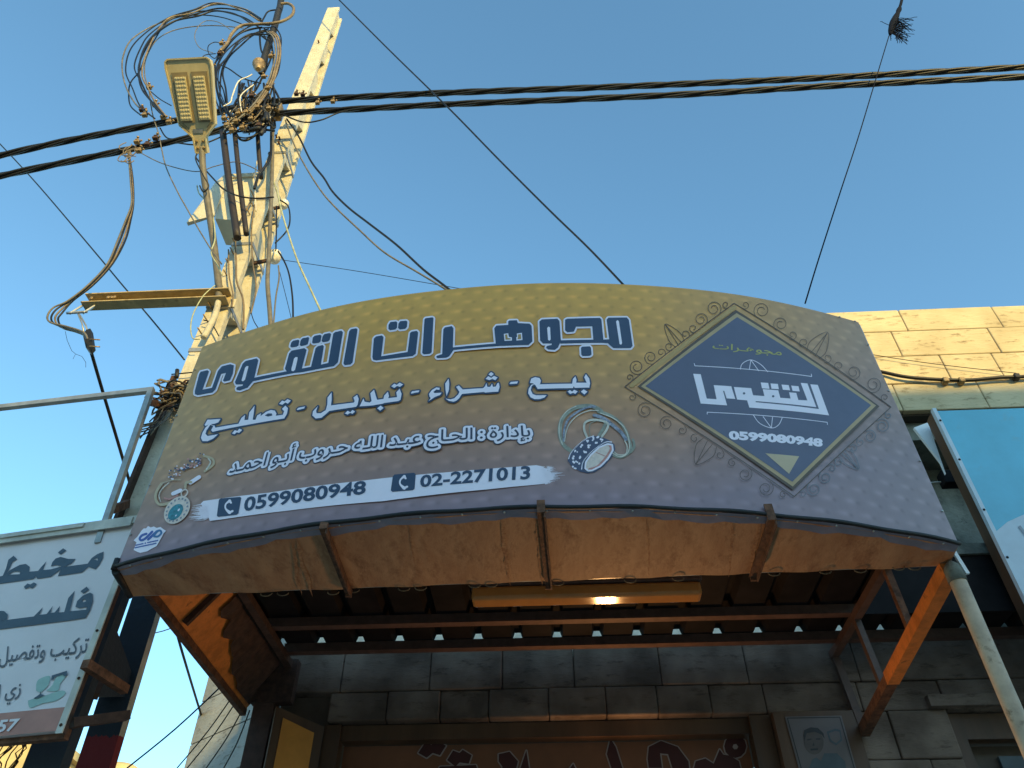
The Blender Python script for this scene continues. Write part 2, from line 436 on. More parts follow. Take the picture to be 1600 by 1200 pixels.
def shape_arabic(t):
    o = []
    for i, c in enumerate(t):
        if c not in AR: o.append(c); continue
        pj = i > 0 and t[i - 1] in AR and AR[t[i - 1]][2] != 0
        nj = i + 1 < len(t) and t[i + 1] in AR and AR[c][2] != 0
        o.append(chr(AR[c][3 if pj and nj else 1 if pj else 2 if nj else 0]))
    return ''.join(o[::-1])
def text_add(mb, surf, body, quad, off, grow=0.0, ref=None, res=3, edge=()):
    """quad: px corners top-left, top-right, bottom-right, bottom-left of the lettering's bounding box"""
    c = bpy.data.curves.new('t', 'FONT'); c.body = body; c.resolution_u = res; c.offset = grow
    o = bpy.data.objects.new('t', c); COL.objects.link(o)
    bpy.context.view_layer.update()
    me = o.evaluated_get(bpy.context.evaluated_depsgraph_get()).to_mesh()
    vs = [v.co.copy() for v in me.vertices]; fs = [list(p.vertices) for p in me.polygons]
    bx = ref or (min(v.x for v in vs), max(v.x for v in vs), min(v.y for v in vs), max(v.y for v in vs))
    o.evaluated_get(bpy.context.evaluated_depsgraph_get()).to_mesh_clear()
    bpy.data.objects.remove(o); bpy.data.curves.remove(c)
    q = [Vector((*surf.st(*p), 0)) for p in quad]
    bm = bmesh.new(); nv = []
    for v in vs:
        a = (v.x - bx[0]) / (bx[1] - bx[0]); b = (v.y - bx[2]) / (bx[3] - bx[2])
        lo = q[3].lerp(q[2], a); hi = q[0].lerp(q[1], a); p = lo.lerp(hi, b)
        nv.append(bm.verts.new((p.x, p.y, off)))
    for eb, wd, eo in edge:
        cnt = {}
        for f in fs:
            for i in range(len(f)):
                k = tuple(sorted((f[i], f[(i + 1) % len(f)]))); cnt[k] = cnt.get(k, 0) + 1
        rim = [k for k, c_ in cnt.items() if c_ == 1]; pcs = [([(nv[i].co.x, nv[i].co.y) for i in f], []) for f in fs]
        for i, j in rim:
            pcs += [(pp, []) for pp in stroke_px([(nv[i].co.x, nv[i].co.y), (nv[j].co.x, nv[j].co.y)], wd * 2, 10)[:2]]
        flat_add(eb, surf, pcs, eo)
    for f in fs:
        try: bm.faces.new([nv[i] for i in f])
        except ValueError: pass
    if surf.bow:
        us = [v.co.x for v in bm.verts]; u = math.floor(min(us) / .05) * .05
        while u < max(us):
            u += .05
            bmesh.ops.bisect_plane(bm, geom=list(bm.verts) + list(bm.edges) + list(bm.faces), plane_co=(u, 0, 0), plane_no=(1, 0, 0))
    mb.frombm(bm, lambda c_: surf.at(c_.x, c_.y, c_.z))
    return bx

# ================================================================== SETTING
MB().box(-150, 150, -150, 150, -.3, 0).build('ground', M_ground, kind='structure')
# the row of houses across the street, whose shadow climbs up to the parapet and the pole
for nm, x0, x1, h, lab in (('street_house', -14, 10.4, 8.17, 'low rendered house across the street behind the viewer'),
                           ('street_house', 10.4, 32, 9.43, 'taller rendered house across the street behind the viewer')):
    r = thing(nm, ((x0 + x1) / 2, -14.5, 0), lab, 'house')
    MB().box(x0, x1, -17, -12, 0, h).build('wall', M_street, r)
    for i in range(int((x1 - x0) / 3.2)):
        for z in (1.0, 4.4):
            xx = x0 + 1.2 + i * 3.2
            MB().box(xx, xx + 1.2, -12.02, -11.96, z, z + 1.6).build('window', M_glass, r)

# ------------------------------------------------------------------ stone walls laid block by block
def course(mb, x0, x1, y, z0, z1, joints, depth=.05, gap=.006, rough=.008, bev=.008):
    js = [x0] + [j for j in joints if x0 + .1 < j < x1 - .1] + [x1]
    for a, b in zip(js[:-1], js[1:]):
        mb.box(a + gap / 2, b - gap / 2, y - random.uniform(0, rough), y + depth, z0 + gap / 2, z1 - gap / 2, bev)
shop = thing('shop_building', (2, 4.5, 0), 'stone-clad shop building with a sunlit block parapet behind the curved gold sign', 'building')
mb = MB()
zs = [5.22, 5.478, 5.755, 6.026, 6.272]
known = [[2.547, 3.144], [2.98, 3.36], [2.715, 3.443], [2.85, 3.573]]
for i in range(4):
    js = list(known[i]); x = js[-1]
    while x < 9: x += random.uniform(.55, .85); js.append(x)
    x = js[0]
    while x > -1.6: x -= random.uniform(.55, .85); js.insert(0, x)
    course(mb, -1.7, 9.5, 4.3, zs[i], zs[i + 1], js)
par = mb.build('parapet', M_stone, shop)
MB().box(-1.695, 9.49, 4.345, 4.75, 5.21, 6.262).build('parapet_core', M_mortar, shop)
MB().box(-1.6, 9.4, 4.42, 5.6, 5.05, 5.205).build('overhang_slab', M_concgrey, shop)
MB().box(-1.6, 9.4, 4.78, 5.2, 3.4, 5.05).build('upper_wall', M_concgrey, shop)
MB().box(-1.6, 2.2, 4.70, 4.775, 3.4, 4.3).build('daylight_band', mat('daylight_pale_wall', (.88, .76, .60), .9), shop)  # pale band added so the gaps under the roof ribs look daylit
# wall under the canopy
mb = MB()
rows = [(3.17, 3.33), (3.33, 3.582)]
for z0, z1 in rows:
    js = []; x = -1.2
    while x < 9: js.append(x); x += random.uniform(.27, .34) if z0 < 3.3 and x < 1.1 else random.uniform(.4, .7)
    course(mb, -1.25 if z0 < 3.3 else -1.56, 9.4, 4.35, z0, z1, js, .1, .003, .014, .008)
z = 3.17; k = 0
while z > .1:
    z0 = max(0, z - .245)
    course(mb, 1.60, 2.09, 4.35, z0, z, [1.78 + .14 * (k % 2)], .1, .003, .012, .008)
    course(mb, 4.2, 9.4, 4.35, z0, z, [4.6 + .3 * (k % 2), 5.3, 6.1, 7, 8], .1)
    z = z0; k += 1
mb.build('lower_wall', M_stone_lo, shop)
m2 = MB(); m2.box(-1.26, 9.39, 4.42, 5.3, 3.18, 3.54); m2.box(1.61, 2.08, 4.42, 5.3, 0, 3.18); m2.box(4.21, 9.39, 4.42, 5.3, 0, 3.18)
m2.box(-1.55, -1.24, 4.42, 5.3, 0, 3.54)
m2.build('wall_core', mat('grey_brown_mortar', (.125, .096, .076), .95), shop)
# brown timber frame round the shop opening and its deep lettered board
df = MB()
df.box(1.05, 1.16, 4.36, 4.46, 0, 3.165); df.box(-1.26, -1.17, 4.37, 4.46, 0, 3.16); df.box(-1.169, 1.049, 4.40, 4.48, 3.085, 3.165); df.box(1.165, 1.59, 4.30, 4.44, 0, 3.16)
df.build('door_frame', M_wood, shop)
MB().box(-1.169, 1.049, 4.49, 4.53, 2.4, 3.084).build('shop_front_board', M_redboard, shop)
RB = Flat((0, 4.49, 2.9), (1, 0, 0), (0, 0, 1))
fh = lambda pts: fr(620, 1100, 2.667, pts)
reds = [[(90, 205), (120, 160), (145, 172), (165, 152), (205, 175), (180, 215), (150, 205), (125, 225)],
        [(210, 235), (235, 195), (262, 205), (275, 192), (312, 215), (300, 250), (262, 245), (245, 262)],
        [(425, 210), (470, 200), (505, 240), (490, 300), (440, 300), (440, 262), (425, 240)],
        [(540, 195), (556, 300), (505, 300)],
        [(890, 145), (912, 180), (950, 300), (905, 300), (875, 210)],
        [(1045, 230), (1050, 180), (1100, 155), (1170, 180), (1215, 240), (1222, 300), (1158, 300), (1130, 210), (1097, 207), (1105, 267), (1050, 267)],
        [(1230, 300), (1245, 240), (1285, 228), (1320, 250), (1345, 190), (1360, 212), (1390, 217), (1425, 240), (1440, 300)],
        [(1410 + 46 * math.cos(a * .524), 178 + 48 * math.sin(a * .524)) for a in range(12)],
        [(180, 262), (330, 255), (345, 300), (160, 300)], [(735, 250), (760, 300), (700, 300)]]
o1 = MB(); o2 = MB()
lay(o1, RB, [q for p in reds for q in stroke_px(fh(p), 4, closed=True)], .002)
lay(o2, RB, [fh(p) for p in reds], .005)
LB = build_pieces(o2, .0, 'board_letter', M_redletter, shop)
for c, p_ in pieces(o1, .0): p_.build('letter_outline', M_redout, nearest(LB, c))
hp = MB(); lay(hp, RB, [fh([(1410 + 12 * math.cos(a), 180 + 12 * math.sin(a)) for a in (0, 1, 2, 3, 4, 5)])], .008); hp.build('letter_eye', M_redout, shop)
# the open door leaf on the left and its dark jamb
dl = MB(); a = Vector((-1.50, 4.22, 0)); b = Vector((-1.255, 4.34, 0))
dl.hexa([a, b, b + Vector((-.02, .04, 0)), a + Vector((-.02, .04, 0))] + [p + Vector((0, 0, 3.21)) for p in (a, b - Vector((0, 0, .07)), b + Vector((-.02, .04, -.07)), a + Vector((-.02, .04, 0)))])
door = dl.build('door_leaf', M_wood, shop)
pn = MB(); e = (b - a).normalized(); nn = Vector((e.y, -e.x, 0)) * .006
a2 = a + e * .045 + nn; b2 = b - e * .05 + nn
pn.hexa([a2, b2, b2 - nn * .9, a2 - nn * .9] + [p + Vector((0, 0, h)) for p, h in ((a2, 3.155), (b2, 3.10), (b2 - nn * .9, 3.10), (a2 - nn * .9, 3.155))])
pn.build('door_panel', M_door, door)
MB().box(-1.66, -1.545, 4.30, 4.40, 0, 3.52).build('door_jamb', M_brownpaint, shop)
# shuttered window right of the shop
sw = MB()
sw.box(2.091, 2.16, 4.38, 4.46, .4, 3.16); sw.box(2.161, 4.19, 4.385, 4.46, 3.03, 3.16)
wf = sw.build('window_frame', M_wood, shop)
MB().box(2.165, 4.19, 4.5, 4.54, .4, 3.028).build('shutter', M_shutter, wf)
MB().box(2.33, 2.72, 4.47, 4.495, .4, 2.97).build('pane', M_posterblue, wf)
MB().box(2.0, 4.3, 4.30, 4.345, 3.175, 3.235).build('lintel_ledge', M_stone_lo, shop)

# warm flood lamp under the lettered board: its glint shows in the strip light, its glow on the soffit and braces
fl = thing('flood_lamp', (.34, 4.36, 2.5), 'small warm flood lamp hanging under the lettered shop board', 'lamp')
MB().box(.27, .41, 4.37, 4.43, 2.47, 2.58, .01).build('housing', M_rustdk, fl)
em = bpy.data.materials.new('lit_lamp_glass'); em.use_nodes = True
eb_ = em.node_tree.nodes['Principled BSDF']; eb_.inputs['Emission Color'].default_value = (1, .55, .18, 1); eb_.inputs['Emission Strength'].default_value = 30
MB().box(.285, .395, 4.364, 4.3695, 2.485, 2.565).build('lens', em, fl)
MB().bar((.34, 4.40, 2.58), (.34, 4.47, 2.70), .012, .012).build('bracket', M_rustdk, fl)
ld = bpy.data.lights.new('flood_lamp_light', 'SPOT'); ld.energy = 17; ld.color = (1.0, .50, .18); ld.spot_size = R_(165); ld.spot_blend = .6; ld.shadow_soft_size = .05
lo_ = bpy.data.objects.new('flood_lamp_light', ld); COL.objects.link(lo_); lo_.parent = fl; lo_.location = (0, -.012, .025)
lo_.rotation_euler = Vector((-.05, -1, .42)).to_track_quat('-Z', 'Y').to_euler()

# neighbouring grey stone pier and far buildings on the left
nb = thing('grey_stone_building', (-2.8, 6.8, 0), 'grey weathered stone building end seen under the left of the canopy', 'building')
c0 = Vector((-3.19, 7.0, 0)); dr = Vector((.77, -.64, 0)); nr = Vector((.64, .77, 0))
mb = MB(); z = 4.69; k = 0
while z > .2:
    z0 = z - .37; s0 = 0
    ln = [1.15, .8, 1.3, .9][k % 4]
    for (sa, sb) in ((0, ln), (ln, 2.0)):
        p = [c0 + dr * (sa + .004), c0 + dr * (sb - .004), c0 + dr * (sb - .004) + nr * .3, c0 + dr * (sa + .004) + nr * .3]
        mb.hexa([q + Vector((0, 0, z0 + .005)) for q in p] + [q + Vector((0, 0, z - .005)) for q in p])
    z = z0; k += 1
mb.build('wall', M_greystone, nb)
p = [c0 + dr * .01 + nr * .02, c0 + dr * 1.99 + nr * .02, c0 + dr * 1.99 + nr * 2.5, c0 + dr * .01 + nr * 2.5]
MB().hexa(p + [q + Vector((0, 0, 4.68)) for q in p]).build('wall_core', M_mortar, nb)
yb = thing('ochre_house', (-11, 15, 0), 'sunlit ochre house far off below the white tailor sign', 'house')
MB().box(-13, -9.2, 14, 18, 0, 6.45).build('wall', M_yellowwall, yb)
MB().box(-13.2, -9.05, 13.9, 18.1, 6.455, 6.6).build('roof', M_yellowwall, yb)
MB().box(-11.6, -10.6, 13.96, 13.995, 4.2, 5.4).build('window', M_glass, yb)
tk = MB().lathe((-8.70, 16.3, 5.2), (0, 0, 1), [(0, .42), (.02, .44), (1.3, .44), (1.42, .40), (1.5, .25), (1.53, .02)], 24)
tk.build('water_tank', M_yellowwall, None, 'beige round-topped water tank far off between the pole and the stone building', 'water tank')
# ================================================================== CANOPY
can = thing('shop_canopy', (0, 3.6, 3.2), 'dark corrugated canopy on rusty steel frame between the curved sign and shop wall', 'canopy')
mb = MB(); pitch = .2225; x = -1.53; prof = []
ribs0 = -1.30
k0 = -1
xs = []
xx = ribs0 - pitch
while xx < 3.6:
    for dx, dz in ((-.032, 0), (-.016, .047), (.016, .047), (.032, 0)):
        xs.append((xx + dx, dz))
    xx += pitch
xs = [q for q in xs if q[0] > -1.56]
zr = 3.535
YF, ZF = 3.95, P(1520, 860, 3.95).z
for (xa, za), (xb, zb) in zip(xs[:-1], xs[1:]):
    yf = 2.99 if xa < 1.62 else YF + .02
    mb.hexa([(xa, yf, zr + za), (xb, yf, zr + zb), (xb, 4.185, zr + zb), (xa, 4.185, zr + za),
             (xa, yf, zr + za + .002), (xb, yf, zr + zb + .002), (xb, 4.185, zr + zb + .002), (xa, 4.185, zr + za + .002)])
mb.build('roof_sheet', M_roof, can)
MB().bar((-1.52, 3.86, 3.508), (1.60, 3.86, 3.508), .05, .05).build('purlin', M_brownpaint, can)
MB().bar((-1.50, 4.17, 3.508), (3.5, 4.17, 3.508), .05, .05).build('purlin', M_brownpaint, can)
MB().bar((-1.50, 3.06, 3.508), (1.60, 3.06, 3.508), .04, .05).build('purlin', M_rustdk, can)
MB().bar((1.575, 3.0, 3.47), (1.575, 4.33, 3.47), .04, .04).build('rafter', M_brownpaint, can)
MB().bar((-1.50, 3.0, 3.47), (-1.50, 4.33, 3.47), .04, .04).build('rafter', M_rustdk, can)
MB().bar((1.58, 2.84, 3.17), (1.60, 3.74, 3.10), .055, .06).build('brace', M_orange, can)
MB().bar((1.601, 3.745, 3.10), (1.615, 4.32, 3.055), .05, .05).build('brace', M_rust, can)
MB().bar((1.575, 3.345, 3.455), (1.585, 3.345, 3.16), .03, .03).build('strut', M_rust, can)
MB().bar((1.575, 3.86, 3.455), (1.60, 3.86, 3.12), .03, .035).build('strut', M_brownpaint, can)
MB().bar((1.58, 4.31, 3.455), (1.615, 4.31, 3.04), .04, .03).build('strut', M_brownpaint, can)
MB().bar((-1.73, 2.96, 3.245), (-1.73, 4.36, 3.235), .03, .04).build('side_rail', M_rust, can)
sp = MB(); sp.hexa([(-1.715, 2.98, 3.26), (-1.715, 4.34, 3.25), (-1.711, 4.34, 3.25), (-1.711, 2.98, 3.26), (-1.54, 2.98, 3.50), (-1.54, 4.34, 3.50), (-1.536, 4.34, 3.50), (-1.536, 2.98, 3.50)])
sp.build('side_panel', M_orange, can)
MB().bar((-1.70, 3.32, 3.262), (-1.53, 3.32, 3.50), .05, .02, (0, 1, 0)).build('side_rib', M_rustdk, can)
tp = MB(); rr = random.Random(4)
def on_panel(y, f, o_):     # a point on the sloping side panel: f = 0 at its lower rail, 1 at the roof
    return Vector((-1.713 + .175 * f + .8 * o_, y, 3.26 + .24 * f - .6 * o_))
lo_e = []; up_e = []
for i in range(19):
    y = 3.46 + i * .048; f0 = max(.04, .62 - .050 * i + rr.uniform(-.10, .10))
    lo_e.append(on_panel(y + rr.uniform(-.015, .015), f0, .012 + rr.uniform(0, .016))); up_e.append(on_panel(y, .99, .008 + .008 * math.sin(i * 1.3)))
for i in range(18):
    m1_ = (lo_e[i] + up_e[i]) / 2 + Vector((.014 * math.sin(i * 2.1), 0, -.01)); m2_ = (lo_e[i + 1] + up_e[i + 1]) / 2 + Vector((.014 * math.sin((i + 1) * 2.1), 0, -.01))
    tp.quad(lo_e[i], lo_e[i + 1], m2_, m1_); tp.quad(m1_, m2_, up_e[i + 1], up_e[i])
tp.build('torn_lining', M_rustdk, can)
MB().box(-1.68, -1.45, 4.28, 4.345, 3.26, 3.5).build('wall_plate', M_rustdk, can)
MB().box(1.64, 6.0, YF - .02, YF + .05, ZF - .03, ZF + .035).build('front_fascia', M_concgrey, can)
MB().box(1.645, 5.95, YF, YF + .015, 3.53, ZF - .031).build('shade_sheet', M_roof, can)  # dark sheet added to stand in for the shade below the ledge

# strip lamp under the roof
fx = thing('strip_light', (.15, 3.1, 3.2), 'orange-brown strip light fitting under the canopy just behind the sign', 'lamp')
fa = P(735, 942, 3.1); fb = P(1098, 926, 3.1)
MB().box(fa.x, fb.x, 3.06, 3.16, fa.z + .062, fa.z + .12, .006).build('housing', M_brownpaint, fx)
MB().box(fa.x + .006, fb.x - .006, 3.066, 3.154, fa.z, fa.z + .061, .014).build('cover', M_diff, fx)
for x in (fa.x + .12, fb.x - .12):
    MB().bar((x, 3.11, fa.z + .12), (x, 3.11, 3.535), .012, .012).build('hanger', M_rustdk, fx)

# ================================================================== CURVED SIGN
sg = thing('shop_sign', (-.075, 2.6, 3.2), 'large curved gold and slate jewellery shop sign with navy Arabic lettering and diamond emblem', 'sign')
UL, UR, Z0, Z1 = BOW.st(185, 890)[0], BOW.st(1500, 850)[0], 3.2, 4.472
UL = -1.70 + 0.0; UL = BOW.R * math.asin((-1.735 - BOW.cx) / BOW.R); UR = BOW.R * math.asin((1.585 - BOW.cx) / BOW.R)
mb = MB(); mb.uv = []
NU, NV = 90, 24; vs = []; fs = []
for j in range(NV + 1):
    for i in range(NU + 1):
        u = UL + (UR - UL) * i / NU; v = Z0 + (Z1 - Z0) * j / NV
        wob = .0035 * math.sin(u * 5.1 + v * 2) * math.sin(v * 4.2 + u)
        vs.append(BOW.at(u, v, min(0, wob - .003))); mb.uv.append((u, v))
fs = [(j * (NU + 1) + i, j * (NU + 1) + i + 1, (j + 1) * (NU + 1) + i + 1, (j + 1) * (NU + 1) + i) for j in range(NV) for i in range(NU)]
mb.add(vs, fs, True)
def sign_mat():
    m = bpy.data.materials.new('printed_gold_vinyl'); m.use_nodes = True
    n = m.node_tree.nodes; l = m.node_tree.links; b = n['Principled BSDF']
    b.inputs['Roughness'].default_value = .42; b.inputs['Specular IOR Level'].default_value = .45
    def math_(op, a, bb=None, c=None):
        q = n.new('ShaderNodeMath'); q.operation = op
        for i, x in enumerate((a, bb, c)):
            if x is None: continue
            if isinstance(x, (int, float)): q.inputs[i].default_value = x
            else: l.new(x, q.inputs[i])
        return q.outputs[0]
    uv = n.new('ShaderNodeUVMap'); sx = n.new('ShaderNodeSeparateXYZ'); l.new(uv.outputs[0], sx.inputs[0])
    u, v = sx.outputs[0], sx.outputs[1]
    # base colour: gold at the top, slate at the bottom
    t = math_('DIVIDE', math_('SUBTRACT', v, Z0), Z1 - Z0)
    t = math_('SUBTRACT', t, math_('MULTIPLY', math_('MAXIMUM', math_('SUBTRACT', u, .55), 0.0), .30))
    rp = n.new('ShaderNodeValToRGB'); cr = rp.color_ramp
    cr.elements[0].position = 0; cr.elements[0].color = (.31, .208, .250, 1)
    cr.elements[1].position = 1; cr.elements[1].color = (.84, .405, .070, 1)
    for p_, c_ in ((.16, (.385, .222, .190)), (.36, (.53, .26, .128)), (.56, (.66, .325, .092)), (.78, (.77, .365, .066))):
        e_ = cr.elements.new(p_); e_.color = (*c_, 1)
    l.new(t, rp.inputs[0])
    # cool tint to the far right and far left
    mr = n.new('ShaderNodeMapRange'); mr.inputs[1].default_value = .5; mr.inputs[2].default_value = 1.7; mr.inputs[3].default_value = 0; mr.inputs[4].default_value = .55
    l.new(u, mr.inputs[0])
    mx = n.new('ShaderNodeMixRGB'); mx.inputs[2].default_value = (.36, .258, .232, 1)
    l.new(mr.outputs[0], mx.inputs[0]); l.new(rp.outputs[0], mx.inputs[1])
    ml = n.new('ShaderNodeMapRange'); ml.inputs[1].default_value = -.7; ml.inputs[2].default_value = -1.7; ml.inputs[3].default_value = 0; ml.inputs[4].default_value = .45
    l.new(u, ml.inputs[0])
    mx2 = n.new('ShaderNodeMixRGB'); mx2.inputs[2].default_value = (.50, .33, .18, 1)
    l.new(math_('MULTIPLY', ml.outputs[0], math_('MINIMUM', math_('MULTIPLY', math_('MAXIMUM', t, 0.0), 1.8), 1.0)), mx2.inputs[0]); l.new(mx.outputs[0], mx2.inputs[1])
    # printed quilted pattern
    cw, chh = .098, .062
    row = math_('FLOOR', math_('DIVIDE', v, chh))
    su = math_('ADD', math_('DIVIDE', u, cw), math_('MULTIPLY', row, .5))
    fx_ = math_('FRACT', su); fy_ = math_('FRACT', math_('DIVIDE', v, chh))
    def blob(cx_, cy_, sx_, sy_):
        ex = math_('MULTIPLY', math_('POWER', math_('SUBTRACT', fx_, cx_), 2.0), -1 / sx_)
        ey = math_('MULTIPLY', math_('POWER', math_('SUBTRACT', fy_, cy_), 2.0), -1 / sy_)
        return math_('EXPONENT', math_('ADD', ex, ey))
    h = math_('SUBTRACT', blob(.38, .50, .060, .045), math_('MULTIPLY', blob(.66, .42, .012, .028), .75))
    nz = n.new('ShaderNodeTexNoise'); nz.inputs['Scale'].default_value = 2.2; nz.inputs['Detail'].default_value = 5
    l.new(uv.outputs[0], nz.inputs['Vector'])
    nz2 = n.new('ShaderNodeTexNoise'); nz2.inputs['Scale'].default_value = 13.0; nz2.inputs['Detail'].default_value = 3
    l.new(uv.outputs[0], nz2.inputs['Vector'])
    amp = math_('ADD', .70, math_('MULTIPLY', h, math_('ADD', .02, math_('MULTIPLY', nz.outputs[0], .40))))
    amp = math_('ADD', amp, math_('MULTIPLY', nz.outputs[0], .18))
    amp = math_('ADD', amp, math_('MULTIPLY', nz2.outputs[0], .22))
    mps = n.new('ShaderNodeMapping'); mps.inputs['Scale'].default_value = (14, .9, 1); l.new(uv.outputs[0], mps.inputs['Vector'])
    nz3 = n.new('ShaderNodeTexNoise'); nz3.inputs['Scale'].default_value = 1.0; nz3.inputs['Detail'].default_value = 6; l.new(mps.outputs[0], nz3.inputs['Vector'])
    amp = math_('ADD', amp, math_('MULTIPLY', math_('SUBTRACT', nz3.outputs[0], .5), .26))     # rain runs and dust in the print
    bnz = n.new('ShaderNodeTexNoise'); bnz.inputs['Scale'].default_value = 2.6; bnz.inputs['Detail'].default_value = 3; l.new(uv.outputs[0], bnz.inputs['Vector'])
    bmp = n.new('ShaderNodeBump'); bmp.inputs['Strength'].default_value = .35; bmp.inputs['Distance'].default_value = .03
    l.new(bnz.outputs[0], bmp.inputs['Height']); l.new(bmp.outputs[0], b.inputs['Normal'])
    mm = n.new('ShaderNodeVectorMath'); mm.operation = 'SCALE'
    l.new(mx2.outputs[0], mm.inputs[0]); l.new(amp, mm.inputs['Scale'])
    l.new(mm.outputs[0], b.inputs['Base Color'])
    return m
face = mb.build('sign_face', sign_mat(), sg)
# black trim, folded lower lip, soffit, back
MB().tube([BOW.at(UL + (UR - UL) * i / 60, Z0 + .004 + .003 * math.sin(i * .9), .004) for i in range(61)], .0085, 6).build('edge_trim', M_black, sg)
mb = MB()
for i in range(60):
    u0 = UL + (UR - UL) * i / 60; u1 = UL + (UR - UL) * (i + 1) / 60
    d0 = .045 + .010 * math.sin(i * .8) + .008 * math.sin(i * 2.3); d1 = .045 + .010 * math.sin((i + 1) * .8) + .008 * math.sin((i + 1) * 2.3)
    mb.quad(BOW.at(u0, Z0 - .002, .001), BOW.at(u1, Z0 - .002, .001), BOW.at(u1, Z0 - .013, -d1), BOW.at(u0, Z0 - .013, -d0))
mb.build('folded_edge', mat('folded_vinyl_edge', (.24, .215, .27), .5), sg)
fr0 = [BOW.at(UL + (UR - UL) * i / 60, Z0 - .006, -.012) for i in range(61)]
backL, backR = Vector((-1.772, 2.94, 3.2)), Vector((1.595, 2.862, 3.2))
mb = MB()
for i in range(60):
    ta, tb = i / 60, (i + 1) / 60
    qa = backL.lerp(backR, ta) + Vector((0, 0, -.006 + .004 * math.sin(i * 1.1))); qb = backL.lerp(backR, tb) + Vector((0, 0, -.006 + .004 * math.sin((i + 1) * 1.1)))
    mb.quad(fr0[i], qa, qb, fr0[i + 1]); mb.quad(qa, qa + Vector((0, .004, .02)), qb + Vector((0, .004, .02)), qb)
mb.build('soffit', M_soffit, sg)
mb = MB(); mb.hexa([backL, backR, backR + Vector((0, .01, 0)), backL + Vector((0, .01, 0))] + [q + Vector((0, 0, 1.25)) for q in (backL, backR, backR + Vector((0, .01, 0)), backL + Vector((0, .01, 0)))])
mb.build('back_panel', M_galv, sg)
for nm, a_, b_ in (('end_cap', BOW.at(UL, 0, -.004), backL), ('end_cap', BOW.at(UR, 0, -.004), backR)):
    q0 = Vector((a_.x, a_.y, Z0)); q1 = Vector((b_.x, b_.y, Z0)); ex = Vector((.004 if a_.x < 0 else -.004, 0, 0))
    mb = MB(); mb.hexa([q0, q1, q1 + ex, q0 + ex] + [q + Vector((0, 0, 1.25)) for q in (q0, q1, q1 + ex, q0 + ex)])
    mb.build(nm, M_galv, sg)
mb = MB()
tu = [BOW.at(UL + (UR - UL) * i / 60, Z1 - .004, -.012) for i in range(61)]
for i in range(60):
    mb.quad(tu[i], tu[i + 1], backL.lerp(backR, (i + 1) / 60) + Vector((0, 0, 1.24)), backL.lerp(backR, i / 60) + Vector((0, 0, 1.24)))
mb.build('top_panel', M_galv, sg)
mb = MB().tube([backL + Vector((.0, 0, .0)), Vector((-1.738, 2.72, 3.19))], .016, 7).tube([Vector((-1.742, 2.713, 3.192)), Vector((-1.742, 2.713, 3.24))], .014, 7)
mb.build('corner_bead', M_black, sg)
# rusty straps across the soffit, with rust runs beside them
for (x0, y0, x1, y1, wd) in ((455, 848, 474, 930, .008), (464, 844, 488, 932, .013), (783, 812, 797, 916, .012), (1010, 812, 1012, 905, .005), (1146, 818, 1139, 902, .008), (838, 802, 846, 916, .010), (1190, 812, 1172, 902, .009), (520, 838, 544, 926, .010), (640, 822, 648, 880, .006)):
    q0, q1 = PZ(x0, y0, 3.1905), PZ(x1, y1, 3.1905); m_ = MB(); n_ = 26; L_ = []; R__ = []; dr_ = 0
    for i in range(n_ + 1):
        dr_ += random.uniform(-.0022, .0022); tp_ = min(1, i / 4, (n_ - i) / 9)
        c_ = q0.lerp(q1, i / n_) + Vector((dr_, 0, 0)); L_.append(c_ + Vector((-wd * tp_ * random.uniform(.3, 1), 0, 0))); R__.append(c_ + Vector((wd * tp_ * random.uniform(.3, 1) + .0005, 0, 0)))
    for i in range(n_): m_.quad(L_[i], L_[i + 1], R__[i + 1], R__[i])
    m_.build('rust_run', M_rustrun, sg)
for (hx, hy), (bx_, by_) in (((509, 818), (545, 931)), ((845, 784), (857, 919)), ((1198, 790), (1177, 906))):
    u, v = BOW.st(hx, hy)
    p0 = BOW.at(u, v, .008); p1 = BOW.at(u, 3.182, .012)
    p2 = PZ(bx_, by_ - 6, 3.178); p3 = p2 + Vector((0, .004, -.02))
    mb = MB(); mb.bar(p0, p1, .03, .008, (0, 1, 0)); mb.bar(p1 + Vector((0, -.004, -.002)), p2, .03, .012); mb.bar(p1 + Vector((.012, 0, -.014)), p2 + Vector((.012, 0, -.014)), .006, .026)
    mb.bar(p2 + Vector((0, .003, .002)), p3, .026, .008, (0, 1, 0))
    mb.build('strap', M_rust, sg)
fz_ = lambda pts: fr(380, 850, 3.43, pts)
for (x, y) in fz_([(120, 258), (210, 255), (480, 250), (590, 238), (860, 230), (950, 226), (1240, 212), (1330, 208)]) + [(872, 908), (985, 904), (1060, 901), (1210, 893), (1290, 890), (1345, 888), (1405, 884), (1430, 884)]:
    c = PZ(x, y, 3.192); pts = [c + Vector((.024 * math.cos(q), .010, -.013 * math.sin(q))) for q in [i * math.pi / 8 for i in range(9)]]
    MB().tube(pts, .0025, 5).build('tie_loop', M_tancab, sg)
RV = []
class _rv:
    def lathe(s_, *a): RV.append(MB().lathe(*a))
rv = _rv()
for i in range(22):
    u = UL + (UR - UL) * (i + .5) / 22; rv.lathe(BOW.at(u, Z0 - .008, -.004), (0, -.5, -1), [(0, .004), (.003, .004), (.0045, .002)], 8)
for z in (3.35, 3.6, 4.0, 4.3):
    for u in (UL + .012, UR - .012): rv.lathe(BOW.at(u, z, .0), (0, -1, 0), [(0, .005), (.003, .005), (.0045, .002)], 8)
for u in (UR - .03, UR - .12): rv.lathe(BOW.at(u, Z1 - .012, 0), (0, -1, 0), [(0, .005), (.003, .005), (.0045, .002)], 8)
for q_ in RV: q_.build('rivet', M_galv, sg)

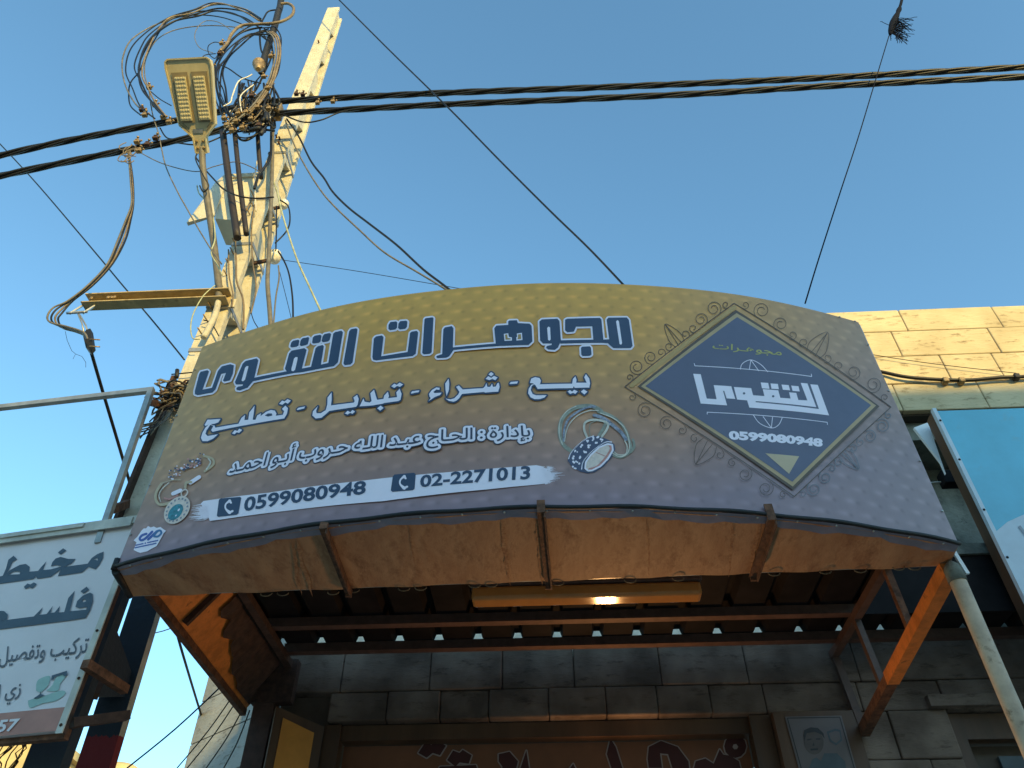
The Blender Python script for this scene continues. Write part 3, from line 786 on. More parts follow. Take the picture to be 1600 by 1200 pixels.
L1, L2, L3, L4, L5 = .0008, .0015, .0022, .0029, .0036
fA = lambda pts: fr(170, 430, 3.636, pts)
fB = lambda pts: fr(570, 430, 3.636, pts)
title = [fB(p) for p in (
    [(1383, 243), (1487, 242), (1500, 256), (1521, 403), (1510, 416), (1412, 416), (1393, 400), (1380, 388), (1345, 386), (1110, 390), (1110, 372), (1298, 368), (1292, 292), (1200, 294), (1188, 322), (1150, 326), (1138, 315), (1138, 255), (1150, 249), (1335, 244), (1344, 254), (1355, 368), (1388, 366), (1374, 255)],
    [(1228, 414), (1236, 408), (1278, 406), (1285, 414), (1288, 452), (1280, 459), (1238, 461), (1230, 453)],
    [(992, 265), (1006, 253), (1094, 249), (1106, 262), (1114, 375), (1098, 412), (1080, 426), (1042, 424), (1030, 414), (1034, 404), (1062, 398), (1062, 390), (1012, 390), (996, 372)],
    [(815, 264), (822, 259), (864, 258), (870, 274), (936, 277), (948, 290), (952, 378), (930, 398), (760, 404), (505, 426), (480, 462), (464, 470), (412, 473), (406, 466), (410, 460), (440, 450), (447, 310), (456, 298), (494, 291), (504, 303), (501, 412), (744, 390), (736, 304), (748, 288), (815, 284)],
    [(340, 252), (346, 246), (384, 241), (391, 246), (380, 440), (370, 448), (336, 451), (327, 443)],
    [(52, 362), (64, 350), (98, 344), (107, 354), (94, 463), (244, 438), (258, 330), (268, 322), (296, 318), (304, 328), (290, 448), (272, 461), (66, 486), (48, 481), (44, 466)],
    [(136, 284), (146, 268), (178, 264), (185, 270), (184, 300), (174, 310), (144, 314), (135, 306)], [(192, 276), (202, 263), (236, 260), (243, 266), (240, 296), (230, 306), (200, 310), (190, 302)])]
title += [fA(p) for p in (
    [(1366, 322), (1376, 309), (1406, 303), (1414, 310), (1386, 497), (1374, 509), (1342, 513), (1334, 503)],
    [(1276, 334), (1288, 324), (1322, 317), (1331, 326), (1303, 496), (1280, 518), (1100, 552), (1060, 556), (820, 604), (790, 640), (745, 656), (728, 653), (726, 644), (735, 635), (762, 630), (764, 621), (724, 622), (718, 608), (762, 505), (778, 489), (840, 474), (851, 484), (828, 584), (1012, 548), (1002, 532), (1026, 446), (1040, 430), (1112, 416), (1125, 426), (1098, 532), (1150, 522), (1176, 416), (1188, 406), (1216, 398), (1223, 406), (1206, 510), (1248, 500)],
    [(1160, 356), (1170, 346), (1202, 340), (1210, 346), (1204, 378), (1194, 386), (1164, 390), (1156, 384)], [(1216, 348), (1226, 336), (1256, 330), (1264, 336), (1256, 370), (1246, 378), (1218, 382), (1210, 376)],
    [(1038, 384), (1048, 374), (1078, 368), (1084, 374), (1078, 402), (1068, 408), (1040, 412), (1032, 406)], [(1092, 370), (1102, 360), (1134, 353), (1140, 359), (1132, 392), (1122, 398), (1094, 404), (1086, 398)],
    [(516, 562), (524, 550), (562, 541), (571, 549), (534, 652), (588, 641), (622, 545), (644, 519), (692, 507), (712, 514), (706, 560), (690, 598), (658, 606), (650, 600), (668, 556), (640, 562), (607, 652), (590, 668), (506, 683), (490, 676), (490, 660)])]
slots = [fB(p) for p in ([(1427, 266), (1434, 257), (1443, 264), (1461, 388), (1456, 398), (1447, 394)], [(1036, 302), (1044, 294), (1053, 300), (1056, 368), (1049, 375), (1041, 370)], [(790, 336), (815, 333), (818, 353), (836, 356), (836, 374), (794, 376)], [(864, 334), (893, 330), (896, 371), (862, 374), (861, 355), (866, 352)])]
slots += [fA(p) for p in ([(1054, 476), (1063, 467), (1074, 468), (1074, 480), (1060, 540), (1050, 548), (1040, 545), (1039, 535)], [(776, 528), (786, 518), (796, 520), (776, 596), (764, 606), (756, 600)])]
oo, ol = MB(), MB()
lay(oo, BOW, title, L1); lay(oo, BOW, [q for p in title for q in stroke_px(p, 5.4, closed=True)], L1)
lay(ol, BOW, title, L3)
TL = build_pieces(ol, .001, 'title_letter', M_navy, sg)
for c, p_ in pieces(oo, .0): p_.build('letter_outline', M_lav, nearest(TL, c))
sl = MB(); lay(sl, BOW, slots, L4)
for c, p_ in pieces(sl, .0): p_.build('letter_counter', M_lav, nearest(TL, c))
tl = TL[len(TL) * 2 // 3][1]
gc = MB(); lay(gc, BOW, [fB(p) for p in ([(797, 341), (810, 339), (812, 360), (829, 362), (829, 368), (800, 370)], [(870, 340), (887, 337), (889, 365), (868, 367), (868, 359), (871, 357)])], L5); gc.build('letter_counter', M_goldband, tl)

f1 = lambda p: fr(780, 560, 10, p); f2 = lambda p: fr(640, 570, 10, p); f3 = lambda p: fr(470, 580, 8.889, p); f4 = lambda p: fr(300, 590, 8.889, p)
serv = [f1(p) for p in (
    [(1355, 252), (1405, 318), (1420, 395), (1407, 462), (1180, 466), (1165, 440), (1150, 470), (600, 482), (565, 425), (530, 400), (555, 395), (640, 410), (1140, 400), (1150, 330), (1190, 285), (1208, 340), (1203, 385), (1365, 385), (1328, 300)],
    [(480, 390), (500, 322), (560, 298), (630, 312), (652, 355), (640, 400), (600, 425), (565, 415), (530, 395)],
    [(550, 405), (508, 440), (494, 500), (522, 560), (580, 582), (742, 580), (700, 622), (620, 642), (550, 642), (490, 612), (452, 550), (462, 480), (500, 420)],
    [(1275, 525), (1320, 490), (1378, 525), (1330, 570)], [(1068, 525), (1105, 500), (1140, 525), (1170, 495), (1226, 520), (1190, 560), (1155, 545), (1110, 562)],
    [(165, 395), (182, 372), (296, 365), (278, 400), (165, 407)])]
serv += [f2(p) for p in (
    [(1395, 285), (1407, 350), (1385, 425), (1275, 432), (1180, 440), (1165, 430), (820, 462), (780, 522), (740, 562), (690, 582), (620, 572), (562, 533), (640, 546), (700, 528), (760, 470), (780, 430), (728, 350), (770, 328), (830, 390), (1150, 370), (1180, 340), (1200, 292), (1217, 350), (1260, 350), (1290, 298), (1302, 350), (1348, 345), (1372, 295)],
    [(1188, 225), (1230, 183), (1275, 210), (1320, 178), (1377, 205), (1340, 247), (1290, 225), (1250, 247)], [(1233, 155), (1275, 118), (1317, 150), (1275, 187)],
    [(610, 222), (622, 300), (615, 400), (580, 492), (563, 400), (558, 300)],
    [(312, 500), (305, 460), (350, 400), (420, 358), (472, 365), (466, 400), (420, 392), (372, 430), (392, 447), (502, 440), (480, 477), (400, 507), (330, 552), (300, 572), (330, 527)],
    [(20, 445), (42, 418), (157, 404), (143, 432), (28, 457)])]
serv += [f3(p) for p in (
    [(1375, 248), (1402, 320), (1387, 400), (1360, 420), (1160, 447), (1140, 457), (990, 482), (818, 494), (850, 430), (872, 383), (890, 428), (958, 440), (985, 420), (968, 312), (1020, 260), (1042, 340), (1062, 402), (1150, 390), (1160, 345), (1212, 288), (1227, 350), (1217, 380), (1340, 365), (1328, 300)],
    [(1063, 520), (1110, 483), (1152, 515), (1105, 552)], [(1258, 215), (1300, 178), (1335, 195), (1375, 163), (1422, 190), (1380, 222), (1340, 210), (1300, 237)],
    [(785, 333), (807, 390), (792, 470), (770, 500), (400, 557), (350, 602), (290, 652), (210, 662), (163, 620), (173, 560), (242, 488), (217, 550), (222, 588), (280, 588), (350, 545), (370, 470), (375, 370), (432, 298), (432, 400), (422, 480), (740, 440), (750, 420), (733, 370)],
    [(613, 590), (655, 553), (690, 575), (720, 543), (757, 565), (720, 597), (690, 585), (650, 607)])]
serv += [f4(p) for p in (
    [(1300, 393), (1337, 430), (1322, 510), (1285, 572), (900, 637), (290, 757), (270, 735), (310, 660), (330, 700), (650, 645), (690, 565), (742, 522), (732, 595), (785, 590), (800, 490), (874, 393), (863, 490), (847, 590), (885, 590), (910, 530), (962, 498), (955, 540), (1030, 480), (1100, 453), (1155, 463), (1177, 505), (1165, 535), (1265, 520), (1283, 470), (1253, 440)],
    [(178, 662), (220, 588), (260, 588), (402, 578), (370, 627), (310, 647), (240, 652), (195, 677)],
    [(330, 690), (260, 660), (205, 740), (192, 785), (220, 815), (362, 793), (300, 852), (220, 887), (150, 887), (128, 840), (150, 770), (190, 700), (250, 640)],
    [(558, 780), (600, 733), (635, 745), (660, 713), (702, 730), (660, 772), (625, 765), (595, 792)], [(1213, 370), (1255, 323), (1290, 335), (1330, 303), (1377, 325), (1335, 367), (1300, 350), (1260, 382)],
    [(1458, 447), (1482, 424), (1577, 404), (1560, 432), (1470, 457)])]
oo, ol = MB(), MB()
lay(oo, BOW, serv, L1); lay(oo, BOW, [q for p in serv for q in stroke_px(p, 4.6, 6, closed=True)], L1)
lay(ol, BOW, serv, L3)
TL = build_pieces(ol, .012, 'services_word', M_lav, sg)
for c, p_ in pieces(oo, .004): p_.build('letter_outline', M_navy, nearest(TL, c))
tl = TL[0][1]
sl = MB(); lay(sl, BOW, [f4([(1015, 532), (1060, 503), (1112, 503), (1122, 532), (1060, 547)]), f2([(375, 428), (405, 425), (395, 438)])], L4); sl.build('letter_counter', M_navy, tl)

own = shape_arabic('بإدارة : الحـاج عبـد اللـه حـروب أبـو احمـد')
q = [(367, 712), (828, 660), (829, 692), (354, 752)]
fill, o1, o2 = MB(), MB(), MB()
text_add(fill, BOW, own, q, L4, .010, edge=((o1, .0115, L2), (o2, .0150, L1)))
TL = build_pieces(fill, .016, 'owner_word', M_navyd, sg)
for c, p_ in pieces(o1, .0): p_.build('letter_outline', M_lav, nearest(TL, c))
for c, p_ in pieces(o2, .0): p_.build('letter_edge', M_navy, nearest(TL, c))

# white brush-stroke banner with the two telephone numbers
top = [(318, 783), (420, 770), (560, 752), (700, 738), (800, 730), (838, 727)]
rag_r = [(848, 729), (853, 733), (852, 735), (860, 737), (861, 740), (868, 742), (864, 746), (866, 748), (858, 752), (856, 755), (842, 757)]
bot = [(760, 765), (600, 783), (450, 798), (345, 812)]
rag_l = [(328, 814), (326, 809), (318, 810), (316, 806), (309, 804), (312, 799), (310, 795), (316, 791), (314, 787)]
bn = MB(); lay(bn, BOW, [top + rag_r + bot + rag_l], L1)
for i in range(70):
    y = random.uniform(729, 757); x = 852 + random.uniform(-8, 6); bn_l = random.uniform(8, 30) * (1.15 - abs(y - 743) / 16)
    if bn_l > 0: lay(bn, BOW, stroke_px([(x, y), (x + bn_l, y - .5)], [.9, .25], 5)[:1], L1 + .0003 + i * .000005)
    y = random.uniform(788, 813); x = 318 + random.uniform(-4, 10)
    lay(bn, BOW, stroke_px([(x, y), (x - random.uniform(6, 20), y + 1.5)], [.9, .25], 5)[:1], L1 + .0007 + i * .000005)
ban = bn.build('phone_banner', M_lav, sg)
t = MB(); text_add(t, BOW, '0599080948', [(383.5, 777.5), (573, 751), (571, 772.8), (380.5, 800.5)], L3, .028); t.build('phone_number', M_navy, sg)
t = MB(); text_add(t, BOW, '02-2271013', [(657.5, 743), (829, 728), (828, 749.5), (656, 762.5)], L3, .028); t.build('phone_number', M_navy, sg)
for ic in (fr(180, 650, 4, [(650, 524), (662, 517), (782, 507), (790, 514), (772, 610), (760, 619), (646, 632), (637, 626)]), fr(560, 650, 3.636, [(196, 345), (206, 334), (316, 324), (326, 332), (320, 414), (310, 423), (194, 432), (185, 425)])):
    m1 = MB(); lay(m1, BOW, [ic], L3); io = m1.build('phone_icon', M_navy, sg)
    cx = sum(p[0] for p in ic) / 8; cy = sum(p[1] for p in ic) / 8
    arc = curve2([(cx + 1.5, cy - 9), (cx - 4.5, cy - 4), (cx - 5, cy + 3), (cx + 1.5, cy + 9.5)], 4)
    m2 = MB(); lay(m2, BOW, stroke_px(arc, [5, 4, 3.2, 2.6, 2.6, 2.6, 2.6, 2.6, 2.8, 3.2, 4, 5, 5][:len(arc)], 6) + stroke_px([(cx + 1, cy - 9), (cx + 3.5, cy - 6)], 3.4, 6) + stroke_px([(cx + 2, cy + 9), (cx + 6, cy + 7)], 3.4, 6), L4)
    m2.build('handset', M_lav, io)

# diamond emblem
em = [((976, 604.5), (1147, 474), (1392, 636), (1241, 776)), ((996, 604.2), (1149.5, 484.5), (1374, 635), (1239, 766)), ((1001.5, 604), (1150.7, 489.5), (1368.5, 634), (1238.3, 760.5)), ((1008.3, 603.8), (1151.5, 496), (1360.8, 633.5), (1237.5, 753.3))]
m1 = MB(); lay(m1, BOW, [q for q in stroke_px(em[0], 1.3, 6, closed=True)], L1)
m2 = MB(); lay(m2, BOW, [em[1]], L1 + .0004); m3 = MB(); lay(m3, BOW, [em[2]], L2); m4 = MB(); lay(m4, BOW, [em[3]], L3)
emb = m4.build('emblem', M_emblem, sg); m1.build('emblem_border', M_brownline, emb); m2.build('emblem_border', M_brownline, emb); m3.build('emblem_border', M_goldline, emb)
bd = MB()
for (a_, b_), w_ in (((( 983, 604.5), (1147.6, 478.5)), 7.5),):
    lay(bd, BOW, stroke_px([(987, 603), (1148, 480.5)], 6.5, 6), L1 + .0001)
bd.build('emblem_band', M_goldband, emb)
fk = lambda p: fr(1000, 530, 4.444, p)
kuf = [fk(p) for p in ([(368, 243), (420, 246), (462, 415), (530, 420), (510, 322), (632, 330), (660, 418), (600, 414), (583, 362), (575, 362), (603, 463), (420, 450)],
    [(1180, 316), (1232, 320), (1310, 532), (757, 478), (742, 428), (672, 422), (650, 335), (770, 343), (783, 392), (862, 398), (850, 350), (958, 358), (972, 410), (1043, 415), (1033, 372), (1083, 376), (1097, 425), (1160, 428), (1113, 306), (1160, 310), (1222, 475), (800, 433), (803, 441), (1240, 488)],
    [(836, 303), (888, 307), (897, 348), (845, 344)], [(904, 310), (955, 314), (962, 350), (911, 347)], [(980, 318), (1030, 322), (1040, 358), (990, 354)], [(1048, 325), (1098, 330), (1107, 366), (1057, 362)])]
m1 = MB(); lay(m1, BOW, kuf, L4)
dots = [fk([(cx + 9 * math.cos(i * .785), cy + 8 * math.sin(i * .785)) for i in range(8)]) for cx, cy in ((720, 380), (922, 400))]
kl = m1.build('emblem_lettering', M_lav, emb); m2 = MB(); lay(m2, BOW, dots, L5); m2.build('letter_counter', M_emblem, emb)
ln = []
for pl in ([(375, 172), (380, 188), (1190, 262), (1187, 245)], [(465, 524), (465, 510), (1297, 580), (1299, 596)],
           curve2([(695, 212), (710, 172), (768, 147), (835, 178), (885, 230)]), [(768, 147), (757, 215)], [(768, 147), (822, 222)],
           curve2([(785, 530), (830, 588), (912, 620), (960, 598), (985, 550)]), [(910, 620), (852, 540)], [(910, 620), (918, 545)]):
    ln += stroke_px(fk(pl), 1.0, 5)
m3 = MB(); lay(m3, BOW, ln, L4); m3.build('emblem_line', M_lav, emb)
m4 = MB(); text_add(m4, BOW, shape_arabic('مجوهـرات'), fk([(505, 28), (985, 70), (980, 132), (500, 80)]), L4, .006); m4.build('emblem_lettering', M_yellow, emb)
m5 = MB(); text_add(m5, BOW, '0599080948', fk([(612, 638), (1268, 694), (1265, 754), (618, 702)]), L4, .055); m5.build('emblem_number', M_lav, emb)
m6 = MB(); lay(m6, BOW, [fk([(868, 795), (1103, 816), (1033, 938)])], L4); m6.build('emblem_triangle', M_goldpale, emb)
def scrolls(A, B, side, sc):
    A = Vector(A); B = Vector(B); L = (B - A).length; e = (B - A) / L; nr_ = Vector((-e.y, e.x)) * side; out = []
    def g(t, n_): p = A + e * (t * L) + nr_ * (n_ * sc); return (p.x, p.y)
    U = sc / L
    def spiral(t, r, turns, d, a0):
        return [g(t + d * U * (r * (1 - .68 * k / 22)) * math.cos(a0 + turns * 6.283 * k / 22), r + r * (1 - .68 * k / 22) * math.sin(a0 + turns * 6.283 * k / 22)) for k in range(23)]
    for d in (1, -1):
        T = lambda t: t if d == 1 else 1 - t
        for t, r, tn, d2 in ((.05, 4.5, 1.1, 1), (.14, 9.5, 1.6, -1), (.265, 8.5, 1.5, -1), (.35, 5.5, 1.1, 1), (.425, 5.5, 1.0, -1)):
            out.append(spiral(T(t), r, tn, d * d2, -1.57))
    out.append(curve2([g(.46, 0), g(.45, 12), g(.50, 30), g(.55, 12), g(.54, 0)], 5))
    out.append([g(.485, 0), g(.50, 29)]); out.append([g(.515, 0), g(.50, 29)])
    return out
for (A, B, s_, sc, mm_, wd) in (((979, 601), (1146, 474.5), -1, 1.3, M_brownline, .95), ((1149, 474), (1391, 634.5), -1, 1.4, M_brownline, .8), ((978, 607), (1240, 776.5), 1, 1.35, M_brownline, .85), ((1243, 775), (1392, 638), 1, 1.2, mat('faint_slate_print', (.16, .17, .19), .5), 1.0)):
    m1 = MB(); pcs = []
    for pl in scrolls(A, B, s_, sc): pcs += stroke_px(pl, wd, 5)
    lay(m1, BOW, pcs, L1 + .0002); build_pieces(m1, .0, 'scroll_ornament', mm_, emb)

# printed rings
fR = lambda p: fr(860, 620, 9.233, p)
def sk(surf, pl, wd, off, m, nm, par, n=4, closed=False):
    b_ = MB(); lay(b_, surf, stroke_px(curve2(pl, n), wd, 6, closed), off); return b_.build(nm, m, par)
rp0 = MB(); lay(rp0, BOW, stroke_px(curve2(fR([(330, 800), (190, 700), (135, 540), (150, 370), (225, 250), (360, 160), (520, 132), (640, 150), (740, 215)]), 4), 6.2, 6), L1)
rp0_o = rp0.build('ring_picture', M_ringgreen, sg)
sk(BOW, fR([(175, 690), (130, 560), (130, 400), (165, 300), (250, 200), (370, 140)]), 1.5, L2, M_ringpale, 'highlight', rp0_o)
sk(BOW, fR([(195, 640), (200, 480), (260, 330), (400, 215), (560, 150), (640, 145)]), 3.6, L2, M_ringblue, 'stone_row', rp0_o)
sk(BOW, fR([(205, 650), (225, 520), (280, 390), (400, 270), (560, 205), (690, 205)]), 1.6, L3, M_ringpale, 'highlight', rp0_o)
sk(BOW, fR([(690, 215), (860, 270), (1010, 380), (1090, 500), (1135, 640), (1160, 760), (1090, 840), (1000, 870), (900, 835)]), 5.0, L1, M_ringgreen, 'band', rp0_o)
sk(BOW, fR([(630, 270), (760, 310), (920, 430), (1030, 530), (1090, 620)]), 5.5, L2, M_ringblue, 'stone_row', rp0_o)
sk(BOW, fR([(720, 240), (900, 310), (1040, 420), (1110, 550), (1140, 720), (1100, 830), (1000, 870), (900, 820)]), 1.8, L3, M_ringpale, 'highlight', rp0_o)
sk(BOW, fR([(1070, 640), (1105, 720), (1085, 830), (980, 840), (920, 800)]), 1.6, L3, M_ringpale, 'highlight', rp0_o)
sk(BOW, fR([(1190, 620), (1210, 720), (1160, 800)]), 4, L1 + .0006, M_ringgreen, 'band', rp0_o)
sk(BOW, fR([(530, 590), (487, 480), (500, 380), (600, 338), (740, 350), (830, 395), (810, 480), (740, 580)]), 3.6, L2 + .0006, M_ringpale, 'band', rp0_o)
sk(BOW, fR([(575, 570), (560, 470), (580, 390), (660, 352)]), 1.2, L3, M_ringgreen, 'band', rp0_o)
sk(BOW, fR([(700, 560), (760, 470), (790, 400)]), 5, L2 + .001, M_ringgreen, 'band', rp0_o)
body = fR([(248, 930), (268, 840), (350, 735), (470, 635), (600, 570), (700, 570), (850, 630), (922, 690), (935, 760), (885, 880), (765, 1012), (640, 1092), (540, 1108), (430, 1084), (318, 1020)])
b_ = MB(); lay(b_, BOW, [body], L3); b_.build('wide_ring', M_ringdark, rp0_o)
hole = fR([(500, 1040), (510, 950), (580, 850), (700, 740), (820, 690), (890, 700), (900, 780), (830, 900), (720, 1010), (600, 1070), (540, 1075)])
b_ = MB(); lay(b_, BOW, [hole], L4); b_.build('ring_opening', M_cream, rp0_o)
b_ = MB(); lay(b_, BOW, stroke_px(hole, 2.6, 6, closed=True), L4 + .0008); b_.build('ring_rim', M_lav, rp0_o)
sk(BOW, fR([(560, 1050), (680, 1010), (800, 880), (870, 760), (850, 710)]), 3.2, L4 + .0005, M_pink, 'reflection', rp0_o)
sk(BOW, fR([(660, 810), (780, 860)]), 1.2, L4 + .0006, M_pink, 'reflection', rp0_o)
st_ = []
for (x, y) in [(320, 880), (370, 800), (440, 725), (520, 660), (600, 615), (680, 595), (430, 880), (490, 800), (570, 725), (650, 665), (740, 640), (400, 960), (350, 960), (345, 1020)]:
    for k in range(3):
        cx, cy = x + random.uniform(-22, 22), y + random.uniform(-22, 22); r_ = random.uniform(9, 20)
        st_.append(fR([(cx + r_ * math.cos(i * 1.05 + k), cy + r_ * math.sin(i * 1.05 + k)) for i in range(6)]))
for pl in ([(262, 900), (300, 810), (400, 700), (520, 610), (620, 572)], [(450, 1050), (470, 950), (560, 830), (680, 730), (800, 660), (880, 660)]):
    for i, p in enumerate(curve2(pl, 7)):
        st_.append(fR([(p[0] + 9 * math.cos(k * 1.26), p[1] + 9 * math.sin(k * 1.26)) for k in range(5)]))
b_ = MB(); lay(b_, BOW, st_, L4); b_.build('ring_stones', M_lav, rp0_o)
# printed jewellery at the left
fJ = lambda p: fr(200, 690, 6.667, p)
b_ = MB(); lay(b_, BOW, stroke_px(curve2(fJ([(350, 440), (300, 520), (290, 600), (330, 655), (420, 645), (540, 585)]), 4), 4.2, 6), L1); jw = b_.build('jewellery_picture', M_goldpale, sg)
sk(BOW, fJ([(430, 430), (360, 490), (325, 560), (345, 630)]), 1.4, L2, M_ringpale, 'highlight', jw)
sk(BOW, fJ([(790, 150), (880, 180), (890, 240), (800, 310)]), 3.6, L1, M_goldpale, 'band', jw)
sk(BOW, fJ([(840, 180), (862, 220), (820, 290)]), 2.4, L2, M_ringpale, 'highlight', jw)
sk(BOW, fJ([(350, 435), (450, 405), (550, 400)]), 1.2, L2, M_goldpale, 'band', jw)
sk(BOW, fJ([(470, 545), (550, 510)]), 6.0, L2, M_lav, 'highlight', jw); sk(BOW, fJ([(650, 430), (745, 370)]), 6.0, L2, M_lav, 'highlight', jw)
sk(BOW, fJ([(380, 590), (440, 600), (520, 560)]), 2.6, L2, M_pink, 'reflection', jw)
sk(BOW, fJ([(600, 480), (610, 430), (660, 425)]), 4.0, L2 + .0003, M_goldpale, 'clasp', jw)
sk(BOW, fJ([(565, 575), (560, 530), (600, 500), (625, 530), (595, 575), (565, 575)]), 2.2, L3, M_cream, 'clasp', jw)
for (mm_, seed, cnt) in ((M_lav, 1, 34), (M_ringdark, 2, 34), (M_pink, 3, 16)):
    rr = random.Random(seed); pcs = []
    for i in range(cnt):
        t_ = rr.random(); x = 430 + 330 * t_ + rr.uniform(-10, 40); y = 350 - 170 * t_ + rr.uniform(-60, 50); r_ = rr.uniform(7, 17)
        pcs.append(fJ([(x + r_ * math.cos(k * 1.57 + t_ * 9), y + r_ * .8 * math.sin(k * 1.57 + t_ * 9)) for k in range(4)]))
    b_ = MB(); lay(b_, BOW, pcs, L1 + .0005 * seed); b_.build('ring_stones', mm_, jw)
def ell(cx, cy, a_, b2_, rot, n=28, wob=0):
    return [(cx + a_ * math.cos(t) * math.cos(rot) - b2_ * math.sin(t) * math.sin(rot), cy + a_ * math.cos(t) * math.sin(rot) + b2_ * math.sin(t) * math.cos(rot)) for t in [2 * math.pi * i / n for i in range(n)]]
b_ = MB(); lay(b_, BOW, [fJ(ell(515, 715, 165, 112, -.86))], L3); pd = b_.build('pendant', M_cream, jw)
b_ = MB(); lay(b_, BOW, [fJ(ell(500, 738, 100, 60, -.86))], L4); b_.build('pendant_stone', M_teal, jw)
b_ = MB(); lay(b_, BOW, [fJ(ell(515 + 134 * math.cos(t) * .652 + 88 * math.sin(t) * .757, 715 - 134 * math.cos(t) * .757 + 88 * math.sin(t) * .652, 13, 9, -.86, 6)) for t in [i * .37 for i in range(17)]], L4 + .0003); b_.build('ring_stones', M_ringblue, jw)
b_ = MB(); lay(b_, BOW, [fJ(ell(535, 715, 18, 9, -.9, 8)), fJ(ell(505, 775, 12, 6, -.9, 8))], L5); b_.build('highlight', M_lav, jw)
cl = [(210, 880), (240, 895), (270, 885), (300, 900), (340, 890), (372, 915), (398, 930), (370, 960), (350, 1000), (300, 1090), (240, 1120), (200, 1145), (130, 1160), (100, 1150), (60, 1130), (75, 1090), (90, 1050), (60, 1030), (100, 990), (140, 930), (165, 905), (190, 905)]
b_ = MB(); lay(b_, BOW, [fJ(cl)], L1); pl_ = b_.build('printer_logo', M_lav, sg)
b_ = MB(); lay(b_, BOW, stroke_px(fJ(curve2([(195, 962), (150, 978), (125, 1010), (140, 1030), (185, 1010), (255, 940)], 4)), 3.6, 6) + stroke_px(fJ([(212, 1022), (305, 936)]), 3.8, 6), L2); b_.build('logo_mark', M_blueink, pl_)
b_ = MB(); lay(b_, BOW, stroke_px(fJ(curve2([(275, 990), (315, 990), (348, 958), (342, 930), (312, 935), (270, 985)], 4)), 3.2, 6), L2 + .0004); b_.build('logo_mark', mat('mid_blue_print', (.05, .17, .36), .5), pl_)
pcs = []
for (x0, y0, x1, y1) in ((82, 1082, 318, 1030), (76, 1108, 300, 1060)):
    n_ = 17
    for i in range(n_):
        if i in (6, 8) and y0 < 1100: continue
        ta, tb = i / n_, (i + .62) / n_
        pcs += stroke_px(fJ([(x0 + (x1 - x0) * ta, y0 + (y1 - y0) * ta), (x0 + (x1 - x0) * tb, y0 + (y1 - y0) * tb)]), 2.0, 4)
b_ = MB(); lay(b_, BOW, pcs, L2); b_.build('logo_small_print', M_blueink, pl_)

# drain pipe / post under the right end of the sign, loose strip beside it
pp = thing('support_pipe', (1.58, 2.82, 0), 'cream round steel pipe standing under the right end of the sign', 'pipe')
MB().lathe((1.582, 2.82, 0), (0, 0, 1), [(0, .031), (1.2, .031), (3.10, .031), (3.16, .03)], 18).build('pipe', M_pipe, pp)
MB().lathe((1.582, 2.82, 3.10), (0, 0, 1), [(0, .035), (.05, .035), (.07, .028), (.09, .01)], 18).build('pipe_collar', M_concgrey, pp)
mb = MB(); mb.bar(P(1484, 852, 2.80), P(1512, 897, 2.80), .014, .012); mb.build('metal_strip', M_white, None, 'bent white metal strip hanging from the right corner of the sign', 'strip')

# ================================================================== CYAN SIGN ON THE RIGHT
bs = thing('cyan_sign', (3.8, 3.85, 3.3), 'cyan signboard with a pale fluted shape in a brown timber frame', 'sign')
XL, XR, ZB, ZT = 2.43, 5.2, 3.32, 4.79
MB().box(XL + .012, XR, 3.80, 3.82, ZB, ZT).build('sign_face', M_cyan, bs)
MB().box(XL - .012, XL + .011, 3.785, 3.815, ZB, ZT + .012).build('edge_trim', M_sheetw, bs)
MB().box(XL - .01, XL + .06, 3.821, 3.90, ZB, ZT).build('side_frame', M_wood, bs)
MB().box(XL - .005, XR, 3.822, 3.89, ZT - .05, ZT + .01).build('top_frame', M_wood, bs)
CY = Flat((XL, 3.80, ZB), (1, 0, 0), (0, 0, 1))
shp = [(XL + .013 - XL, .0), (.013, .595)] + [(.02 + i * .08, .62 + .175 * math.sin(min(1.57, i * .2))) for i in range(1, 10)] + [(1.4, .75), (1.9, .5), (2.1, 0)]
b_ = MB(); flat_add(b_, CY, [(shp, [])], .003); sh = b_.build('fluted_shape', M_sheetw, bs)
pcs = []
for i in range(10):
    x = .14 + i * .055
    pcs.append(([(x, .62 + i * .012), (x + .018, .63 + i * .012), (x + .062 + .05, .18), (x + .045 + .05, .18)], []))
b_ = MB(); flat_add(b_, CY, pcs, .006); b_.build('flute', M_sheetsh, bs)
b_ = MB()
for z in (3.45, 3.75, 4.05, 4.4, 4.7): b_.lathe((XL, 3.785, z), (0, -1, 0), [(0, .007), (.004, .007), (.006, .003)], 8)
b_.build('screw', M_black, bs)
wj = MB(); wj.prism([P(1428, 668, 3.95), P(1450, 660, 3.95), P(1478, 740, 3.95), P(1470, 722, 3.95)], (0, .02, 0))
wj.build('white_flap', M_white, None, 'white torn board flap wedged between the curved sign and the cyan sign', 'board')
jb = thing('junction_box', (2.3, 4.2, 3.9), 'small dark junction box on the shaded wall between the two signs', 'junction box')
c = P(1483, 752, 4.3)
MB().box(c.x - .06, c.x + .06, 4.24, 4.32, c.z - .05, c.z + .05, .008).build('box', M_roof, jb)
MB().tube(smooth([c, c + Vector((-.2, -.02, -.02)), c + Vector((-.5, 0, .03))], 6), .006).build('wire', M_whitecab, jb)
MB().tube(smooth([c + Vector((.05, -.05, -.05)), c + Vector((.1, -.05, -.25)), c + Vector((.22, -.06, -.4)), c + Vector((.28, -.05, -.62))], 6), .012).build('wire', M_blackcab, jb)

